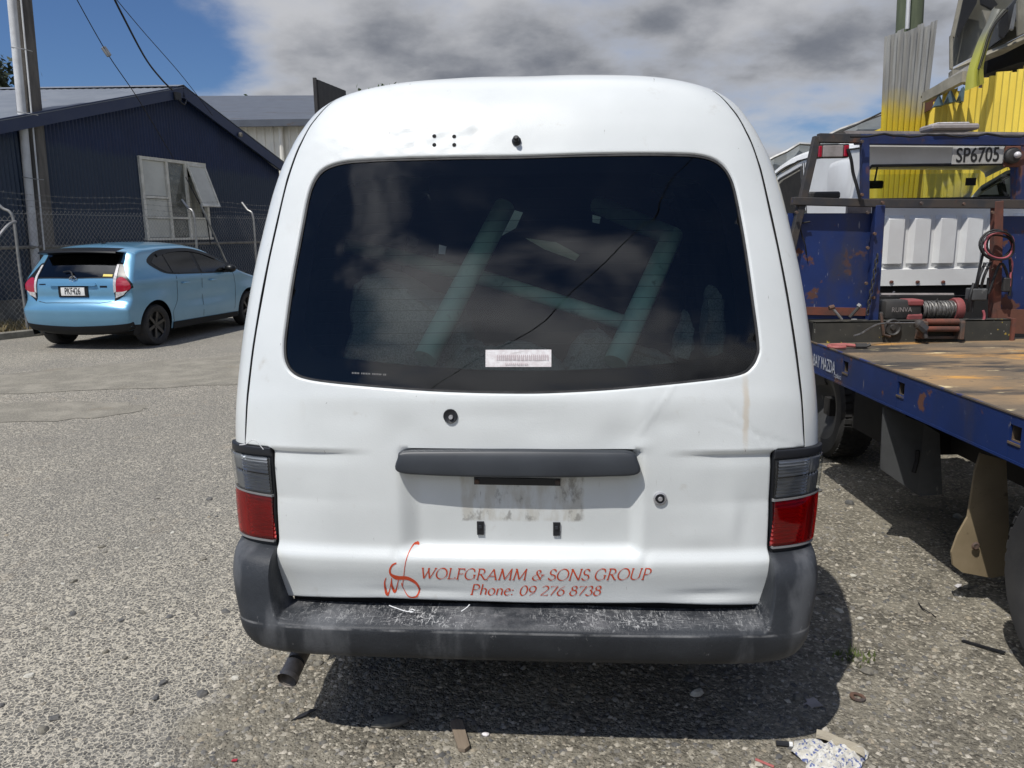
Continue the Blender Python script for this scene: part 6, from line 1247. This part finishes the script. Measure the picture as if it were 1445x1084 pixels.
wkp([(1306, 158), (1308, 134), (1324, 128), (1322, 150)], 9.2, .1, 'rust plate', 'rust_corner')
# dangling strip of bent bodywork with yellow overspray
def overspray():
    m = bpy.data.materials.new('oversprayed trim'); m.use_nodes = True; g = NT(m.node_tree); b = g.n['Principled BSDF']; tc = g.new('ShaderNodeTexCoord'); v = tc.outputs['Object']; X_, Y_, Z_ = g.sep(v)
    f = g.ramp(g.math('ADD', Z_, g.math('MULTIPLY', g.noise(v, 4, 4), .3)), .30, .62, 1, 0); g.put(b.inputs['Base Color'], g.mix(f, (.15, .15, .125), (.36, .36, .06))); b.inputs['Roughness'].default_value = .45; MATS['oversprayed trim'] = m
overspray()
L_ = crom([(1402, 12), (1394, 32), (1384, 52), (1374, 78), (1366, 105), (1363, 128)], 6); R_ = crom([(1424, 14), (1410, 28), (1401, 45), (1394, 68), (1388, 95), (1389, 118)], 6); b = B(); G = []
for l, r_ in zip(L_, R_): G.append([at(l[0]+(r_[0]-l[0])*t, l[1]+(r_[1]-l[1])*t, 7.55-.06*sin(pi*t)-.10*(t > .7)) for t in np.linspace(0, 1, 9)])
b.grid(np.array(G), thick=(0, .02, 0)); local(b, wk); recalc(b.make('dangling_strip', 'oversprayed trim', wk))
b = B(); b.tube([at(*q, 7.42) for q in crom([(1420, 16), (1404, 34), (1395, 52), (1388, 76), (1381, 98)], 5)], .012, 6); local(b, wk); b.make('strip_seam', 'chassis black', wk)

# ================================================================ SURROUNDINGS BEHIND THE CAMERA (mirrored in glass; trees added to darken the reflections)
for i, (x, y, h, r) in enumerate(((-26, -34, 9, 6), (-14, -38, 8, 6), (-3, -42, 7, 6), (9, -40, 9, 7), (20, -36, 8, 6), (31, -30, 10, 7))):
    tree(('added broad tree behind the camera, first from the road', 'added broad tree behind the camera, second from the road', 'added low spreading tree behind the camera', 'added tall broad tree behind the camera', 'added round tree behind the camera near the truck', 'added large tree behind the camera past the truck')[i], x, y, h, r, 'green leaf', 2600, 20+i, ls=.7, group='added trees behind the camera')

cable('power line strung high over the yard behind the viewer, mirrored in the van glass', [(9.5, -2, 12.3), (3.69, -7.39, 11.8), (2.57, -8.07, 11.6), (.94, -10.04, 10.75), (-.59, -11.56, 9.9), (-1.72, -12.75, 9.18), (-8, -20, 6.2)], .022)
# ================================================================ LITTER
mat('rag cloth', (.48, .46, .40), (.62, .61, .57), 60, .95, bump=.002, bsc=150, layers=(((.10, .13, .28), 70, .54, .60, (1, 1, 1), .95),)); mat('rag hem', (.50, .45, .35), (.44, .39, .30), 30, .95, bump=.003, bsc=80)
c = at(1160, 1064, 1.98); c = at(1165, 1066, CH*1.0); g0 = lambda px, py: (lambda d: CAMP+d*(-CH/d[2]))(FW+RT*(px-722.5)/FP-UP*(py-542)/FP)
rg = g0(1165, 1066); rag = thing('rag', 'crumpled pale knitted rag with blue flecks on the gravel', 'rag', (rg[0], rg[1], 0)); n = 40; G = []
px_o = [(1118, 1045), (1150, 1036), (1170, 1038), (1200, 1052), (1216, 1062), (1220, 1100), (1180, 1120), (1118, 1110)]
cx, cy = rg[0], rg[1]-.02
for i in range(n+1):
    a = 2*pi*i/n; row = []
    for k in range(12):
        t = k/11; rr_ = (.098+.018*sin(3*a+1)+.010*sin(7*a)); row.append((cx-rg[0]+rr_*t*cos(a)*1.05, cy-rg[1]+rr_*t*sin(a)*.85, .006+.024*(1-t**3)+.008*sin(9*a+6*t)*t+.006*sin(22*t+4*a)))
    G.append(row)
b = B(); b.grid(np.array(G)); b.make('cloth', 'rag cloth', rag, smooth=80); b = B(); e1, e2 = g0(1152, 1037), g0(1218, 1064); pts = [e1+(e2-e1)*t+T([.006*sin(t*9), .012*sin(t*3.1), .02]) for t in np.linspace(0, 1, 10)]; b.grid(np.array([[p, p+T([-.02, -.045, .012])] for p in pts]), thick=(0, 0, -.01)); local(b, rag); b.make('hem', 'rag hem', rag)
def litter(name, label, cat, px, mb, m, rz=0): p = g0(*px); o = mb.make(name, m, None, 30, label=label, category=cat); o.location = (p[0], p[1], 0); o.rotation_euler = (0, 0, rz); return o
litter('flat_rock', 'flat brown rock lying at the edge of the van shadow', 'rock', (550, 1022), rockshape((0, 0, .010), .056, (1.25, .5, .30), 77, 6), 'stone', .2)
mat('split wood', (.24, .19, .14), (.16, .125, .09), 30, .9, st=(1, .1, 1)); litter('wood_chip', 'splintered brown piece of wood in front of the van', 'wood', (649, 1040), B().prism([(-.018, -.07, .002), (.0, -.082, .002), (.018, -.07, .004), (.020, .06, .004), (.0, .075, .003), (-.02, .065, .002)], (0, 0, .012)), 'split wood', .25)
litter('plastic_shard', 'thin dark plastic shard left of the van shadow', 'shard', (428, 1013), B().prism([(-.04, -.012, .004), (.0, -.004, .004), (.045, .010, .012), (.03, .016, .012), (-.01, .008, .006)], (0, 0, .004)), 'black trim', .35)
litter('white_pebble', 'single bright white pebble in front of the van', 'pebble', (685, 1038), rockshape((0, 0, .004), .013, (1, .8, .4), 5, 5), 'sticker white')
litter('foil_scrap', 'torn grey scrap of plastic in the van shadow', 'scrap', (1146, 994), B().prism([(-.035, -.01, .004), (-.02, -.006, .004), (-.012, -.028, .004), (.004, -.022, .004), (.03, -.02, .006), (.018, .0, .012), (.012, .022, .012), (-.005, .014, .01), (-.016, .018, .008), (-.015, .004, .006)], (0, 0, .002)), 'lamp grey')
rw = thing('rusty_washer', 'rusty ring washer lying on the gravel', 'washer', tuple(g0(1210, 986))); b = B(); b.lathe([(.014, 0), (.026, 0), (.026, .005), (.014, .005), (.014, 0)], (0, 0, .004), (.1, 0, 1), 22); b.make('ring', 'rusty steel', rw)
lt = thing('lighter', 'small black and white plastic lighter by the rag', 'lighter', tuple(g0(1104, 1052))); b = B(); b.tube([(-.02, 0, .008), (.018, -.006, .008)], .0085, 8); b.make('body', 'black trim', lt); b = B(); b.tube([(.018, -.006, .008), (.028, -.008, .008)], .0088, 8); b.make('cap', 'plate white', lt)
b = B(); P1_, P2_ = g0(1066, 1074), g0(1092, 1084); b.tube([P1_+T([0, 0, .006]), P2_+T([0, 0, .004])], .004, 6); b.make('pen_stub', 'hook red', label='thin reddish pen stub near the bottom edge', category='pen')
litter('yellow_pebble', 'pale yellow pebble on the gravel right of the van', 'pebble', (1214, 874), rockshape((0, 0, .004), .014, (1, .8, .5), 9, 5), 'pale stone')
litter('dark_stick', 'dark strip of plastic lying near the rear tyre of the truck', 'strip', (1386, 915), B().prism([(-.07, -.006, .004), (.07, -.008, .008), (.075, .004, .008), (-.065, .006, .004)], (0, 0, .006)), 'black trim', -.75)
b = B(); b.tube(crom([g0(1296, 852)+T([0, 0, .004]), g0(1302, 862)+T([0, 0, .010]), g0(1315, 868)+T([0, 0, .004]), g0(1320, 872)+T([0, 0, .004])], 5), .0025, 5); b.make('wire_scrap', 'cable black', label='short bent black wire on the gravel between van and truck', category='wire')
litter('red_chip', 'tiny red plastic chip at the lower left of the yard', 'chip', (331, 1075), B().prism([(-.009, -.003, .003), (.008, -.004, .003), (.009, .004, .004), (-.006, .004, .004)], (0, 0, .003)), 'lamp red', .1)
litter('tin_lid', 'pale flat chip of metal under the edge of the deck', 'chip', (1352, 828), B().prism([(-.02, -.008, .003), (.0, -.014, .004), (.022, -.004, .006), (.012, .010, .005), (-.014, .010, .004)], (0, 0, .002)), 'lamp white', .6)
